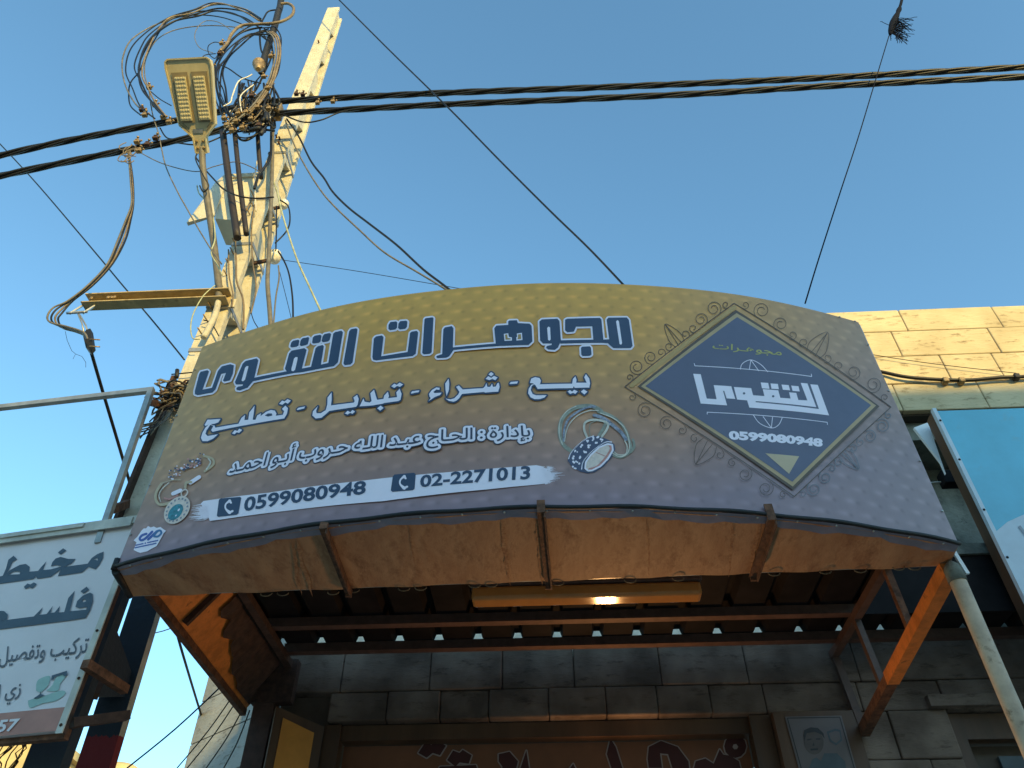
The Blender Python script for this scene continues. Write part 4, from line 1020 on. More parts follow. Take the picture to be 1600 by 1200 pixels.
# thick cable clipped along the parapet
wc = thing('wall_cable', (3, 4.25, 5.4), 'thick black cable clipped along the sunlit stone parapet', 'cable')
pts = [P(1310, 570, 4.27), P(1372, 580, 4.27), P(1410, 588, 4.262), P(1450, 592, 4.262), P(1510, 594, 4.262), P(1560, 590, 4.262), P(1605, 588, 4.262), P(1700, 580, 4.262), P(1900, 570, 4.262)]
MB().tube(smooth(pts, 6), .013, 8).build('cable', M_blackcab, wc)
MB().tube(smooth([P(1310, 545, 4.27), P(1400, 560, 4.27), P(1480, 571, 4.27), P(1588, 583, 4.265)], 6), .003, 5).build('thin_wire', M_blackcab, wc)
for x, y in ((1477, 595), (1502, 595), (1588, 589)):
    q_ = P(x, y, 4.262); MB().box(q_.x - .02, q_.x + .02, 4.24, 4.292, q_.z - .02, q_.z + .02, .006).build('clip', M_brass if x < 1580 else M_black, wc)

# ================================================================== POLE
pole = thing('utility_pole', (-2.04, 3.35, 0), 'tall cream concrete H-section utility pole leaning over the left end of the sign', 'utility pole')
def pl_at(z):               # left, right, front, back of the pole at height z
    t = z / 10.12
    d_ = .41 - .0524 * (z - 3) if z < 5.1 else .30 - .031 * (z - 5.1)
    return (-2.118 + .003 * t, -1.955 - .035 * t, 3.2 + .01 * t, 3.2 + d_)
ZT_ = 10.12
def slab(xa, xb, ya, yb, zs_):
    m_ = MB()
    for z0, z1 in zip(zs_[:-1], zs_[1:]):
        pts_ = []
        for z in (z0, z1):
            l_, r_, f_, b2 = pl_at(z); X = lambda a__: l_ + (r_ - l_) * a__; Y = lambda a__: f_ + (b2 - f_) * a__
            pts_ += [(X(xa), Y(ya), z), (X(xb), Y(ya), z), (X(xb), Y(yb), z), (X(xa), Y(yb), z)]
        m_.hexa(pts_)
    return m_
slab(0, 1, 0, .16, [0, 5.1, ZT_]).build('front_flange', M_poleP, pole)
bfl = slab(0, 1, .87, 1, [0, 5.1, ZT_]).build('back_flange', M_poleR, pole)
m_ = MB(); holes_z = [2.0 + i * .62 for i in range(13)]
edges = [0]
for hz_ in holes_z:
    if hz_ < 9.7: edges += [hz_, hz_ + .34 - hz_ * .02]
edges.append(ZT_)
for i in range(0, len(edges), 2):
    z0, z1 = edges[i], edges[i + 1]
    tp_ = .11
    def q4(z, a0, a1):
        l_, r_, f_, b2 = pl_at(z); return [(l_ + (r_ - l_) * xx_, f_ + (b2 - f_) * aa, z_) for aa, z_, xx_ in ((a0, z, .30), (a0, z, .72), (a1, z, .72), (a1, z, .30))]
    l0, r0, f0, k0_ = pl_at(z0); l1, r1, f1_, k1 = pl_at(z1)
    g_ = lambda l_, r_, f_, b2, xx_, aa: (l_ + (r_ - l_) * xx_, f_ + (b2 - f_) * aa)
    zb0 = z0 + (tp_ if i > 0 else 0); zt1 = z1 - (tp_ if i + 2 < len(edges) else 0)
    for xx_ in (0,):
        A_ = [(*g_(l0, r0, f0, k0_, .12, .155), z0), (*g_(l0, r0, f0, k0_, .80, .155), z0), (*g_(l0, r0, f0, k0_, .80, .875), zb0), (*g_(l0, r0, f0, k0_, .12, .875), zb0),
              (*g_(l1, r1, f1_, k1, .12, .155), z1), (*g_(l1, r1, f1_, k1, .80, .155), z1), (*g_(l1, r1, f1_, k1, .80, .875), zt1), (*g_(l1, r1, f1_, k1, .12, .875), zt1)]
        MB().hexa(A_).build('web_panel', M_poleP, pole)
# steel bands and step bolts
for z in (4.95, 5.35, 6.0, 6.55, 7.2):
    l_, r_, f_, b2 = pl_at(z); m_ = MB()
    m_.box(l_ - .006, r_ + .006, f_ - .006, f_ - .001, z, z + .03); m_.box(r_ + .001, r_ + .006, f_, b2, z, z + .03); m_.box(l_ - .006, l_ - .001, f_, b2, z, z + .03)
    m_.build('steel_band', M_galv, pole)
rr = random.Random(5)
for i in range(14):
    z = 5.1 + i * .115; l_, r_, f_, b2 = pl_at(z); x = l_ + .02 + rr.uniform(0, .03)
    MB().tube([(x, f_ + .01, z), (x - .005, f_ - .05 - rr.uniform(0, .02), z - .004)], .0045, 5).build('step_pin', M_brass, pole)
for (px_, py_) in ((498, 66), (437, 217), (436, 224), (432, 214)):
    c = P(px_, py_, 3.2); MB().tube([c + Vector((0, .02, 0)), c + Vector((0, -.02, 0))], .008, 6).build('bolt', M_rust, pole)
# dark angle running down the left of the pole
MB().bar((-2.128, 3.19, 3.3), (-2.132, 3.19, 4.72), .018, .05).build('angle_iron', M_rustdk, pole)

# cross arm
ca = thing('cross_arm', (-2.4, 3.1, 5.3), 'steel channel cross arm with a hanging shackle, sticking out left of the pole', 'cross arm')
a_ = P(131, 470, 3.12); b_ = P(352, 456, 3.12)
za = (a_.z + b_.z) / 2
def chan(m_, x0, x1, y0, z0, hh, dd, tk_):
    m_.box(x0, x1, y0 + dd - tk_, y0 + dd, z0, z0 + hh); m_.box(x0, x1, y0, y0 + dd - tk_ - .0005, z0, z0 + tk_); m_.box(x0, x1, y0, y0 + dd - tk_ - .0005, z0 + hh - tk_, z0 + hh)
m_ = MB(); chan(m_, a_.x, -1.96, 3.10, za - .05, .085, .075, .008); m_.build('channel', mat('tan_arm_paint', (.40, .30, .14), .6, var=.2, scale=12, spots=.4, spot_col=(.12,.07,.03)), ca)
m_ = MB()
s0 = P(140, 475, 3.14)
for dx in (-.03, .055):
    m_.bar(s0 + Vector((dx, 0, 0)), s0 + Vector((dx - .035, -.03, -.12)), .022, .008)
m_.bar(s0 + Vector((-.09, -.03, -.115)), s0 + Vector((.04, -.03, -.11)), .012, .012)
m_.build('shackle', M_galv, ca)
for dx in (.06, .17, .19, .21): MB().lathe((a_.x + dx, 3.10, za - .02), (0, -1, 0), [(0, .012), (.006, .012), (.008, .005)], 8).build('bolt', M_brass, ca)
MB().box(-2.04, -1.93, 3.185, 3.199, za - .055, za + .02).build('end_plate', M_conc, ca)

# cream cabinet on the back of the pole
bx_ = thing('cable_cabinet', (-2.35, 3.4, 6.2), 'cream weathered metal cabinet fixed behind the pole below the cable tangle', 'cabinet')
qa = [P(300, 350, 3.45), P(340, 275, 3.45), P(395, 272, 3.30), P(402, 350, 3.25), P(338, 345, 3.27)]
m_ = MB(); x0, x1 = -2.50, -2.10
zb, zt = 6.20, 6.98
m_.hexa([(-2.365, 3.26, 6.42), (-2.13, 3.26, 6.37), (-2.13, 3.50, 6.37), (-2.36, 3.50, 6.42), (-2.42, 3.26, 6.99), (-2.14, 3.26, 7.04), (-2.14, 3.50, 7.04), (-2.42, 3.50, 6.99)])
m_.build('body', M_whitebox, bx_)
m_ = MB(); m_.hexa([(-2.575, 3.27, 6.40), (-2.37, 3.245, 6.44), (-2.37, 3.259, 6.44), (-2.575, 3.30, 6.40), (-2.50, 3.27, 6.92), (-2.40, 3.235, 7.05), (-2.40, 3.255, 7.05), (-2.50, 3.30, 6.92)])
m_.build('open_door', M_whitebox, bx_)
MB().box(-2.40, -2.15, 3.245, 3.259, 6.95, 7.0).build('rain_lip', M_whitebox, bx_)

# street lamp
lt_b = P(315, 238, 2.8); til = R_(30)
ax = Vector((0, -math.cos(til), math.sin(til))); sd_ = Vector((1, 0, 0)); up_ = Vector((0, math.sin(til), math.cos(til)))
lamp = thing('street_lamp', lt_b, 'flat LED street lamp head with two lens panels on a curved grey arm', 'street lamp')
def lp(a__, s__, h__): return lt_b + ax * a__ + sd_ * s__ + up_ * h__
out_ = [(-.005, -.040), (.10, -.045), (.115, -.055), (.185, -.125), (.56, -.16), (.60, -.155), (.615, -.135), (.615, .135), (.60, .155), (.56, .16), (.185, .125), (.115, .055), (.10, .045), (-.005, .040)]
m_ = MB(); m_.prism([lp(p[0], p[1], 0) for p in out_], up_ * .045)
hd = m_.build('lamp_head', M_lampbody, lamp, fix=True)
rim = MB()
for a0, b0 in zip(out_, out_[1:] + out_[:1]): rim.bar(lp(*a0, -.002), lp(*b0, -.002), .010, .012, up_)
rim.build('rim', M_lampbody, hd)
for s0_, s1_ in ((-.118, -.012), (.012, .118)):
    m_ = MB(); m_.prism([lp(.20, s0_, -.0015), lp(.20, s1_, -.0015), lp(.53, s1_ * 1.06, -.0015), lp(.53, s0_ * 1.06, -.0015)], up_ * -.004)
    rc = m_.build('lens_recess', M_leddark, lamp)
    m_ = MB(); a0 = s0_ + .016; a1 = s1_ - .014
    m_.prism([lp(.215, a0, -.006), lp(.215, a1, -.006), lp(.50, a1, -.006), lp(.50, a0, -.006)], up_ * -.016)
    for i in range(11):
        for j in range(4):
            cc = lp(.228 + i * .026, a0 + .012 + j * (a1 - a0 - .024) / 3, -.022); m_.lathe(cc, -up_, [(0, .0105), (.0012, .009), (.002, .003)], 7)
    m_.build('lens', M_led, lamp)
m_ = MB()
for i in range(3):
    for s__ in (-1, 1):
        m_.bar(lp(.125 + i * .02, s__ * (.058 + i * .004), -.003), lp(.165 + i * .02, s__ * (.10 + i * .004), -.003), .004, .004, up_)
m_.build('cooling_slot', M_leddark, lamp)
m_ = MB()
for a__ in (.03, .075):
    for s__ in (-.022, .022): m_.lathe(lp(a__, s__, -.001), -up_, [(0, .009), (.006, .009), (.008, .004)], 8)
m_.build('bolt', M_brass, lamp)
MB().prism([lp(.13, -.035, -.002), lp(.13, .035, -.002), lp(.158, .035, -.002), lp(.158, -.035, -.002)], up_ * -.002).build('rating_plate', M_galv, lamp)
arm = [lp(.03, 0, .022), P(317, 262, 2.86), P(325, 320, 2.98), P(334, 380, 3.08), P(341, 440, 3.13), P(342, 470, 3.14)]
MB().tube(smooth(arm, 7), .023, 10).build('arm', M_greycab, lamp)
MB().tube(smooth([P(342, 468, 3.14), P(335, 495, 3.145), P(318, 528, 3.15)], 6), .019, 10).build('arm_foot', M_conc, lamp)
MB().tube(smooth([P(308, 240, 2.78), P(306, 250, 2.8), P(318, 275, 2.84), P(326, 290, 2.88), P(318, 300, 2.9), P(312, 290, 2.88)], 6), .005, 6).build('lamp_wire', M_blackcab, lamp)

# conduits and riser pipes on the pole
for (pa, pb, ya, yb, r_, lab) in (((348, 205), (371, 372), 2.98, 3.05, .026, 'thickest black conduit riser above the cream cabinet'), ((366, 200), (385, 366), 2.98, 3.07, .019, 'second black conduit riser just right of the thickest one'),
                                  ((402, 190), (408, 278), 3.0, 3.1, .017, 'short black conduit riser nearest the pole')):
    MB().tube(smooth([P(*pa, ya), P((pa[0] + pb[0]) / 2 - 1, (pa[1] + pb[1]) / 2, (ya + yb) / 2), P(*pb, yb)], 5), r_, 10).build('conduit', mat('brown_black_conduit', (.02, .013, .011), .6), None, lab, 'conduit', 'conduits rising up the pole')
# porcelain insulators
for (x, y, lab) in ((428, 405, 'white ribbed porcelain insulator on the right of the pole, lower of two'), (443, 322, 'small porcelain insulator with red wire, upper right of the pole')):
    r = thing('insulator', P(x, y, 3.3), lab, 'insulator', 'insulators on the pole')
    c = P(x, y, 3.3); s_ = 1 if y > 400 else .75
    MB().lathe(c + Vector((0, 0, .055 * s_)), (.1, -.25, -1), [(0, .02 * s_), (.008 * s_, .046 * s_), (.028 * s_, .048 * s_), (.034 * s_, .024 * s_), (.050 * s_, .024 * s_), (.055 * s_, .045 * s_), (.075 * s_, .045 * s_), (.08 * s_, .02 * s_), (.1 * s_, .012 * s_)], 18).build('body', M_porc, r)
    MB().bar(c + Vector((0, .02, .03)), c + Vector((-.16, .05, .03)), .014, .03).build('bracket', M_rustdk, r)
    MB().lathe(c + Vector((0, 0, .10 * s_)), (0, 0, -1), [(0, .012), (.04, .012)], 8).build('pin', M_black if y > 400 else M_rust, r)

# ================================================================== CABLES
def wire(pts, r, m, lab, name='cable', Y=3.0, group=None, n=6, sm=7):
    path = [P(p[0], p[1], p[2] if len(p) > 2 else Y) if not isinstance(p, Vector) else p for p in pts]
    return MB().tube(smooth(path, sm), r, n).build(name, m, None, lab, 'cable', group)
def twisted(pts, r, rad, pitch_, lab, Y=3.0, strands=4, ph=0.0):
    path = smooth([P(p[0], p[1], Y) for p in pts], 4)
    d0 = (path[0] - path[1]).normalized(); d1 = (path[-1] - path[-2]).normalized()
    path = [path[0] + d0 * 8 + Vector((0, 0, .5))] + path + [path[-1] + d1 * 9]
    fine = []; L = [0]
    for i in range(len(path) - 1):
        n_ = max(1, int((path[i + 1] - path[i]).length / .045))
        for j in range(n_): fine.append(path[i].lerp(path[i + 1], j / n_))
    fine.append(path[-1]); s_ = 0; m_ = MB(); S = [0]
    for i in range(1, len(fine)): s_ += (fine[i] - fine[i - 1]).length; S.append(s_)
    for k in range(strands):
        q_ = []
        for i, p in enumerate(fine):
            t = (fine[min(i + 1, len(fine) - 1)] - fine[max(i - 1, 0)]).normalized()
            a1 = t.cross(Vector((0, 0, 1))).normalized(); b1 = a1.cross(t)
            an = 2 * math.pi * (S[i] / pitch_ + k / strands) + ph + .5 * math.sin(S[i] * 1.3)
            q_.append(p + (a1 * math.cos(an) + b1 * math.sin(an)) * rad)
        m_.tube(q_, r, 7)
    return m_.build('twisted_cable', M_blackcab, None, lab, 'cable', 'twisted supply cables')
twisted([(0, 243), (100, 221), (200, 202), (270, 189), (330, 178), (375, 166), (430, 159), (475, 156), (530, 153), (700, 145), (900, 138), (1100, 130), (1300, 121), (1600, 105)], .0115, .0155, 1.05, 'upper thick twisted black supply cable crossing the sky past the pole', 3.0)
twisted([(0, 275), (100, 254), (200, 234), (280, 219), (345, 203), (390, 186), (430, 178), (530, 172), (700, 163), (900, 155), (1100, 146), (1300, 134), (1600, 120)], .0115, .0155, 1.2, 'lower thick twisted black supply cable crossing the sky past the pole', 3.0, 4, 1.0)
wire([(428, 172), (470, 190), (500, 188), (530, 176), (560, 171)], .0065, M_blackcab, 'black cable strand sagging off the lower supply cable over the pole')
wire([(270, 222), (310, 226), (345, 214), (370, 200)], .0065, M_blackcab, 'black cable strand hanging just under the lower supply cable behind the lamp')
wire([(250, 200), (262, 216), (285, 214), (320, 200), (336, 196)], .006, M_blackcab, 'short black cable strand between the clamps left of the lamp')
z1_ = lambda pts, Y=None: [(160 + p[0] / 4, p[1] / 4) + ((Y,) if Y else ()) for p in pts]
GL = 'looped service cables at the pole top'
wire(z1_([(1000, 130), (900, 60), (740, 28), (600, 55), (450, 110), (300, 170), (180, 250), (130, 350), (125, 450), (150, 550), (200, 640), (250, 690)]), .0065, M_greycab, 'widest grey cable loop sweeping left above the lamp', Y=2.95, group=GL)
wire(z1_([(980, 130), (880, 70), (720, 20), (560, 82), (420, 112), (340, 200), (290, 300), (255, 400), (250, 480), (285, 550), (330, 640), (400, 730)]), .0075, M_tancab, 'tan sun-bleached cable loop inside the widest grey one', Y=2.92, group=GL)
wire(z1_([(870, 150), (760, 112), (640, 95), (500, 102), (400, 142), (320, 260), (270, 350), (235, 440), (180, 510), (165, 570), (175, 660), (240, 720)]), .006, M_blackcab, 'black cable loop ending at the left clamps above the upper supply cable', Y=2.97, group=GL)
wire(z1_([(880, 175), (700, 160), (540, 170), (420, 200), (330, 260), (272, 370), (265, 470), (290, 560), (302, 650), (320, 740), (350, 830), (370, 930), (400, 1050), (470, 1200)]) + fr(160, 250, 4, [(520, 290), (600, 430), (680, 560), (745, 650)]), .005, M_greycab, 'long grey service wire looping left and falling past the lamp to the pole', Y=2.98, group=GL)
wire(z1_([(1115, 25), (1160, 22), (1195, 50), (1180, 100), (1100, 140), (980, 150), (870, 160), (810, 210), (780, 270), (730, 325)]), .014, M_tancab, 'thick tan cable hooked over the top of the tangle', Y=2.9, group=GL, n=9)
wire([(442, -60), (439, 0), (434, 22), (428, 45), (420, 68), (413, 92), (408, 112)], .032, M_black, 'thickest black cable coming down from the top edge into the tangle', Y=2.96, n=10)
wire(z1_([(1110, 60), (1040, 70), (1010, 110), (990, 150)]), .008, M_blackcab, 'short black cable branch beside the thickest black cable', Y=2.95, group=GL)
for i, (dx, dr, m__, lab) in enumerate(((0, 0, M_tancab, 'outer tan cable of the bundle curving down right of the tangle'), (-14, .0, M_tancab, 'middle tan cable of the bundle curving down right of the tangle'), (-30, 0, M_greycab, 'inner grey cable of the bundle curving down right of the tangle'))):
    wire(z1_([(1060 + dx, 200), (1098 + dx, 235), (1112 + dx, 330), (1092 + dx, 430), (1062 + dx, 520), (1000 + dx, 620), (930 + dx, 700), (850 + dx, 745 + 10 * i), (800 + dx, 800)]), .0095 - .001 * i, m__, lab, Y=2.9 - .01 * i, group=GL)
wire(z1_([(1000, 170), (900, 190), (820, 240), (760, 320), (700, 400), (650, 490)]), .0075, M_blackcab, 'black cable sweeping left out of the tangle to the lamp edge', Y=2.93, group=GL)
wire(z1_([(1040, 180), (940, 212), (860, 250), (800, 330), (760, 400), (740, 480), (735, 600), (735, 690)]), .007, M_blackcab, 'black cable dropping straight from the tangle behind the lamp', Y=2.95, group=GL)
wire(z1_([(1060, 190), (950, 216), (860, 290), (790, 360), (752, 450), (770, 550), (780, 650)]), .008, M_blackcab, 'black cable bowing down the middle of the tangle', Y=2.94, group=GL)
wire(z1_([(985, 175), (985, 260), (1000, 330), (1040, 300), (1050, 220)]), .009, M_blackcab, 'short stiff black cable loop below the thickest black cable', Y=2.94, group=GL)
wire(z1_([(690, 440), (720, 500), (755, 560), (770, 640)]), .006, M_blackcab, 'black cable strand between the lamp edge and the conduits', Y=2.96, group=GL)
wire(z1_([(720, 400), (790, 430), (880, 490), (990, 520)]), .006, M_blackcab, 'black wire crossing the middle of the tangle', Y=2.92, group=GL)
wire(z1_([(745, 270), (700, 264), (662, 288), (665, 335), (700, 365), (720, 345)]), .0042, M_blackcab, 'small black wire curl beside the thick tan cable, upper', Y=2.93, group=GL)
wire(z1_([(710, 335), (640, 345), (620, 375), (640, 400), (680, 412)]), .0042, M_blackcab, 'small black wire curl beside the thick tan cable, lower', Y=2.93, group=GL)
wire(z1_([(800, 185), (720, 137), (640, 133), (590, 180), (578, 240), (610, 300), (690, 330)]), .0036, M_greycab, 'thin grey wire arching over the small black curls', Y=2.94, group=GL)
wire(z1_([(935, 465), (910, 480), (850, 510), (812, 600), (800, 640), (755, 665)]), .006, M_whitecab, 'white wire arching in the middle of the tangle', Y=2.9, group=GL)
wire(z1_([(945, 530), (880, 580), (860, 620), (870, 700)]), .0055, M_whitecab, 'short white wire in the lower middle of the tangle', Y=2.9, group=GL)
wire(z1_([(800, 800), (790, 760), (830, 735), (900, 720), (960, 670), (1010, 590)]), .007, M_greycab, 'grey cable ring low in the tangle', Y=2.9, group=GL)
wire(z1_([(830, 850), (900, 862), (980, 830), (1030, 780)]), .006, M_blackcab, 'black cable sagging under the tangle', Y=2.92, group=GL)
wire(z1_([(1000, 590), (960, 660), (900, 730), (860, 800)]), .0085, M_blackcab, 'heavy black cable slanting through the low tangle, left', Y=2.93, group=GL)
wire(z1_([(1040, 590), (990, 690), (930, 760), (870, 820)]), .0085, M_blackcab, 'heavy black cable slanting through the low tangle, right', Y=2.93, group=GL)
wire(z1_([(300, 570), (360, 620), (430, 660)]), .0045, M_blackcab, 'short black wire running into the left edge of the lamp', Y=2.96)
wire(z1_([(1055, 720), (1055, 860), (1050, 980), (1010, 1050), (975, 1100), (950, 1180)]), .010, M_blackcab, 'black cable curving down the front of the pole under the tangle', Y=3.05)
wire([(427, 180), (426, 215), (425, 270), (423, 330), (420, 400), (418, 440), (421, 480), (424, 520)], .0145, M_greycab, 'thick grey-tan cable running down the right of the pole to the sign', Y=3.12, n=8)
wire([(424, 275), (433, 300), (440, 330), (452, 370), (466, 410), (482, 445), (502, 488), (508, 500)], .007, M_greencab, 'pale green wire falling right of the pole to the sign top', Y=3.15)
wire([(436, 312), (450, 322), (453, 345), (447, 362), (430, 380)], .0055, M_blackcab, 'black wire loop right of the upper insulator', Y=3.2)
wire([(432, 322), (432, 350), (431, 392)], .005, M_blackcab, 'straight black wire between the two insulators', Y=3.2)
wire([(434, 392), (444, 408), (452, 430), (457, 465), (458, 500)], .006, M_blackcab, 'black wire from the lower insulator down to the sign', Y=3.2)
wire([(435, 415), (436, 435), (431, 465), (427, 512)], .005, M_greycab, 'grey wire dropping from the lower insulator', Y=3.2)
wire([(437, 425), (446, 460), (457, 505)], .0022, M_blackcab, 'hair-thin wire right of the lower insulator', Y=3.2)
wire([(440, 406), (560, 424), (690, 446), (760, 458)], .0022, M_blackcab, 'hair-thin wire running right from the insulator to the sign top', Y=3.2)
wire([(448, 186), (466, 212), (486, 252), (506, 278), (520, 300), (545, 325), (580, 352), (620, 383), (660, 420), (690, 443), (712, 460)], .0075, M_blackcab, 'dark service cable drooping from the pole to the sign top, upper of two', Y=3.05)
wire([(446, 188), (458, 222), (476, 258), (500, 296), (522, 322), (560, 358), (600, 394), (650, 424), (690, 448), (712, 464)], .006, M_greycab, 'grey service cable drooping from the pole to the sign top, lower of two', Y=3.05)
wire([(306, 246), (318, 262), (334, 280), (350, 296), (372, 306), (400, 310), (428, 308)], .006, M_blackcab, 'black wire from the lamp foot across the conduits to the pole', Y=2.95)
wire([(222, 240), (255, 256), (305, 268), (335, 260), (368, 253), (395, 262), (407, 270)], .0038, M_greycab, 'thin grey wire sagging behind the lamp arm', Y=3.0)
wire([(308, 290), (311, 302), (322, 315), (332, 335), (336, 372), (330, 395), (340, 415), (347, 430)], .005, M_greencab, 'green wire winding down the lamp arm', Y=3.02)
wire([(336, 446), (318, 462), (303, 488), (298, 510), (301, 528), (312, 530)], .004, M_greencab, 'green-yellow earth wire bowed left of the pole', Y=3.1)
# front-of-pole wires
for pts, r_, m__, lab in (([(395, 310), (376, 345), (368, 375), (369, 410), (370, 440), (380, 470), (380, 515)], .0065, M_tancab, 'tan cable running down the lit face of the pole to the sign'),
                          ([(398, 320), (393, 360), (395, 410), (400, 450), (392, 490)], .005, M_tancab, 'tan wire down the recess of the pole'),
                          ([(357, 390), (358, 430), (364, 460), (362, 480)], .005, M_tancab, 'short tan wire left on the face of the pole'),
                          ([(402, 250), (398, 280), (400, 330)], .005, M_whitecab, 'pale wire beside the short conduit'),
                          ([(318, 500), (330, 505), (342, 525)], .004, M_blackcab, 'short dark wire at the foot of the lamp arm'),
                          ([(390, 480), (396, 500), (403, 512)], .003, M_blackcab, 'thin dark wire just above the sign at the pole')):
    wire(pts, r_, m__, lab, Y=3.16)
# drop bundle on the left and its anchor clamp
GD = 'drop cable bundle'
for i in range(4):
    o_ = (-4, -1.5, 1.5, 4)[i]; q_ = (-5, 0, 5, 9)[i]
    wire([(200, 236), (203 + o_ * .3, 255), (206 + o_ * .5, 285), (207 + o_ * .4, 318), (200 + o_, 345), (190 + o_ * 1.5, 375), (172 + o_, 412), (142 + o_, 445), (110 + o_, 470), (88 + q_, 485 + o_), (80 + q_ * 1.2, 497 + o_ * .5), (86 + q_ * 1.3, 508 + o_), (108 + q_, 514 + o_), (130, 521 + o_ * .5), (137, 530)], .006, (M_greycab, M_blackcab, M_tancab, M_blackcab)[i],
         ('leftmost grey strand of the drop cable bundle left of the lamp', 'black strand in the left half of the drop cable bundle', 'tan strand of the drop cable bundle', 'black strand on the right of the drop cable bundle')[i], Y=3.02 + .01 * i, group=GD)
rr = random.Random(3)
m_ = MB()
for i in range(9):
    c = P(200 + rr.uniform(-6, 6), 235 + rr.uniform(-8, 14), 2.97); r_ = rr.uniform(.02, .05); a0 = rr.uniform(0, 6)
    m_.tube([c + Vector((r_ * math.cos(a0 + t * .6), rr.uniform(-.004, .004), 1.3 * r_ * math.sin(a0 + t * .6))) for t in range(9)], .004, 5)
m_.build('wire_knot', M_tancab, None, 'knot of tan tie wire on the lower supply cable left of the lamp', 'wire knot')
ac = thing('anchor_clamp', P(146, 530, 3.1), 'black wedge anchor clamp hanging from the cross arm shackle', 'clamp')
MB().prism([P(135, 515, 3.09), P(141, 513, 3.09), P(145, 540, 3.09), P(139, 547, 3.09), P(134, 543, 3.09), P(129, 522, 3.09)], (0, .04, 0)).build('wedge', M_black, ac)
MB().tube([P(122, 491, 3.1), P(128, 505, 3.1), P(131, 520, 3.1)], .005).build('bail', M_galv, ac)
MB().tube([P(124, 491, 3.1), P(134, 508, 3.1), P(142, 535, 3.1)], .005).build('bail', M_galv, ac)
for y in (530, 541): MB().tube([P(140, y, 3.08), P(156, y + 1, 3.08)], .004).build('bolt', M_brass, ac)
wire([(141, 545, 3.12), (160, 610, 3.4), (184, 690, 3.75), (203, 755, 4.0), (240, 880, 4.6), (265, 950, 5.0), (285, 1020, 5.6), (306, 1090, 6.6), (320, 1135, 7.2)], .011, M_blackcab, 'black service cable slanting down from the anchor clamp behind the pole')
m_ = MB().tube([P(102, 518, 3.1), P(105, 532, 3.1), P(112, 548, 3.1), P(118, 553, 3.1), (P(114, 561, 3.1))], .0013, 4).tube([P(118, 553, 3.1), P(128, 557, 3.1), P(134, 566, 3.1), P(134, 574, 3.1)], .0013, 4)
m_.build('loose_strand', M_blackcab, None, 'hair-thin loose wire strand dangling left of the anchor clamp', 'wire')
# long thin wires across the sky
wire([(500, -30), (530, 0), (610, 80), (700, 168), (780, 250), (860, 330), (920, 388), (975, 446), (990, 462)], .0065, M_blackcab, 'thin dark twisted wire slanting from the top edge to the middle of the sign', Y=2.95)
wire([(-20, 205), (0, 225), (60, 290), (150, 396), (190, 444), (240, 503), (288, 562)], .0055, M_blackcab, 'thin dark wire slanting from the left edge behind the cross arm to the pole', Y=3.3)
rp_ = thing('knotted_rope', P(1400, 50, 2.9), 'dark rope with a frayed knot and a long string falling to the sign', 'rope')
MB().tube(smooth([P(1416, -40, 2.9), P(1409, 0, 2.9), P(1405, 14, 2.9), P(1402, 28, 2.9), P(1397, 42, 2.9)], 5), [.012] * 21, 8).build('rope', M_rope, rp_)
MB().tube(smooth([P(1406, 12, 2.9), P(1402, 22, 2.9), P(1397, 32, 2.9), P(1393, 46, 2.9), P(1391, 54, 2.9)], 4), [.014, .02, .022, .018, .02, .024, .026, .026, .028, .03, .03, .028, .026, .024, .02, .014, .01], 8).build('knot', M_rope, rp_)
MB().tube(smooth([P(1389, 56, 2.9), P(1366, 132, 2.87), P(1340, 218, 2.83), P(1313, 300, 2.78), P(1280, 402, 2.74), P(1258, 474, 2.7)], 5), .0042, 6).build('string', M_rope, rp_)
fray = MB(); rr = random.Random(11)
for i in range(95):
    c = P(1399 + rr.uniform(-8, 4), 30 + rr.uniform(-2, 24), 2.9 + rr.uniform(-.02, .02)); q_ = [c]
    d = Vector((rr.uniform(-.2, 1.0), rr.uniform(-.3, .3), rr.uniform(-.9, .1)))
    for k in range(6):
        d = d + Vector((rr.uniform(-.45, .4), rr.uniform(-.3, .3), -.22 + rr.uniform(-.35, .3))); d.normalize(); q_.append(q_[-1] + d * rr.uniform(.014, .034))
    fray.tube(q_, .0024, 4)
fray.build('frayed_end', M_rope, rp_)
# wires in front of the grey stone building
for (pa, pb, r_, lab) in (((195, 1203), (350, 1068), .006, 'longest thin wire in front of the grey stone building'), ((275, 1202), (372, 1075), .005, 'second thin wire fanning up in front of the grey stone building'), ((290, 1203), (378, 1082), .005, 'third thin wire fanning up in front of the grey stone building'), ((320, 1203), (386, 1095), .005, 'fourth thin wire fanning up in front of the grey stone building'), ((348, 1203), (390, 1110), .005, 'rightmost thin wire fanning up in front of the grey stone building'),
                          ((215, 994), (290, 972), .004, 'short thin wire between the pole and the canopy corner')):
    wire([(*pa, 5.8), ((pa[0] + pb[0]) / 2 + 2, (pa[1] + pb[1]) / 2 + 3, 5.6), (*pb, 5.4)], r_, M_blackcab, lab, sm=4, group='wires in front of the grey stone building' if pa[0] != 215 else None)

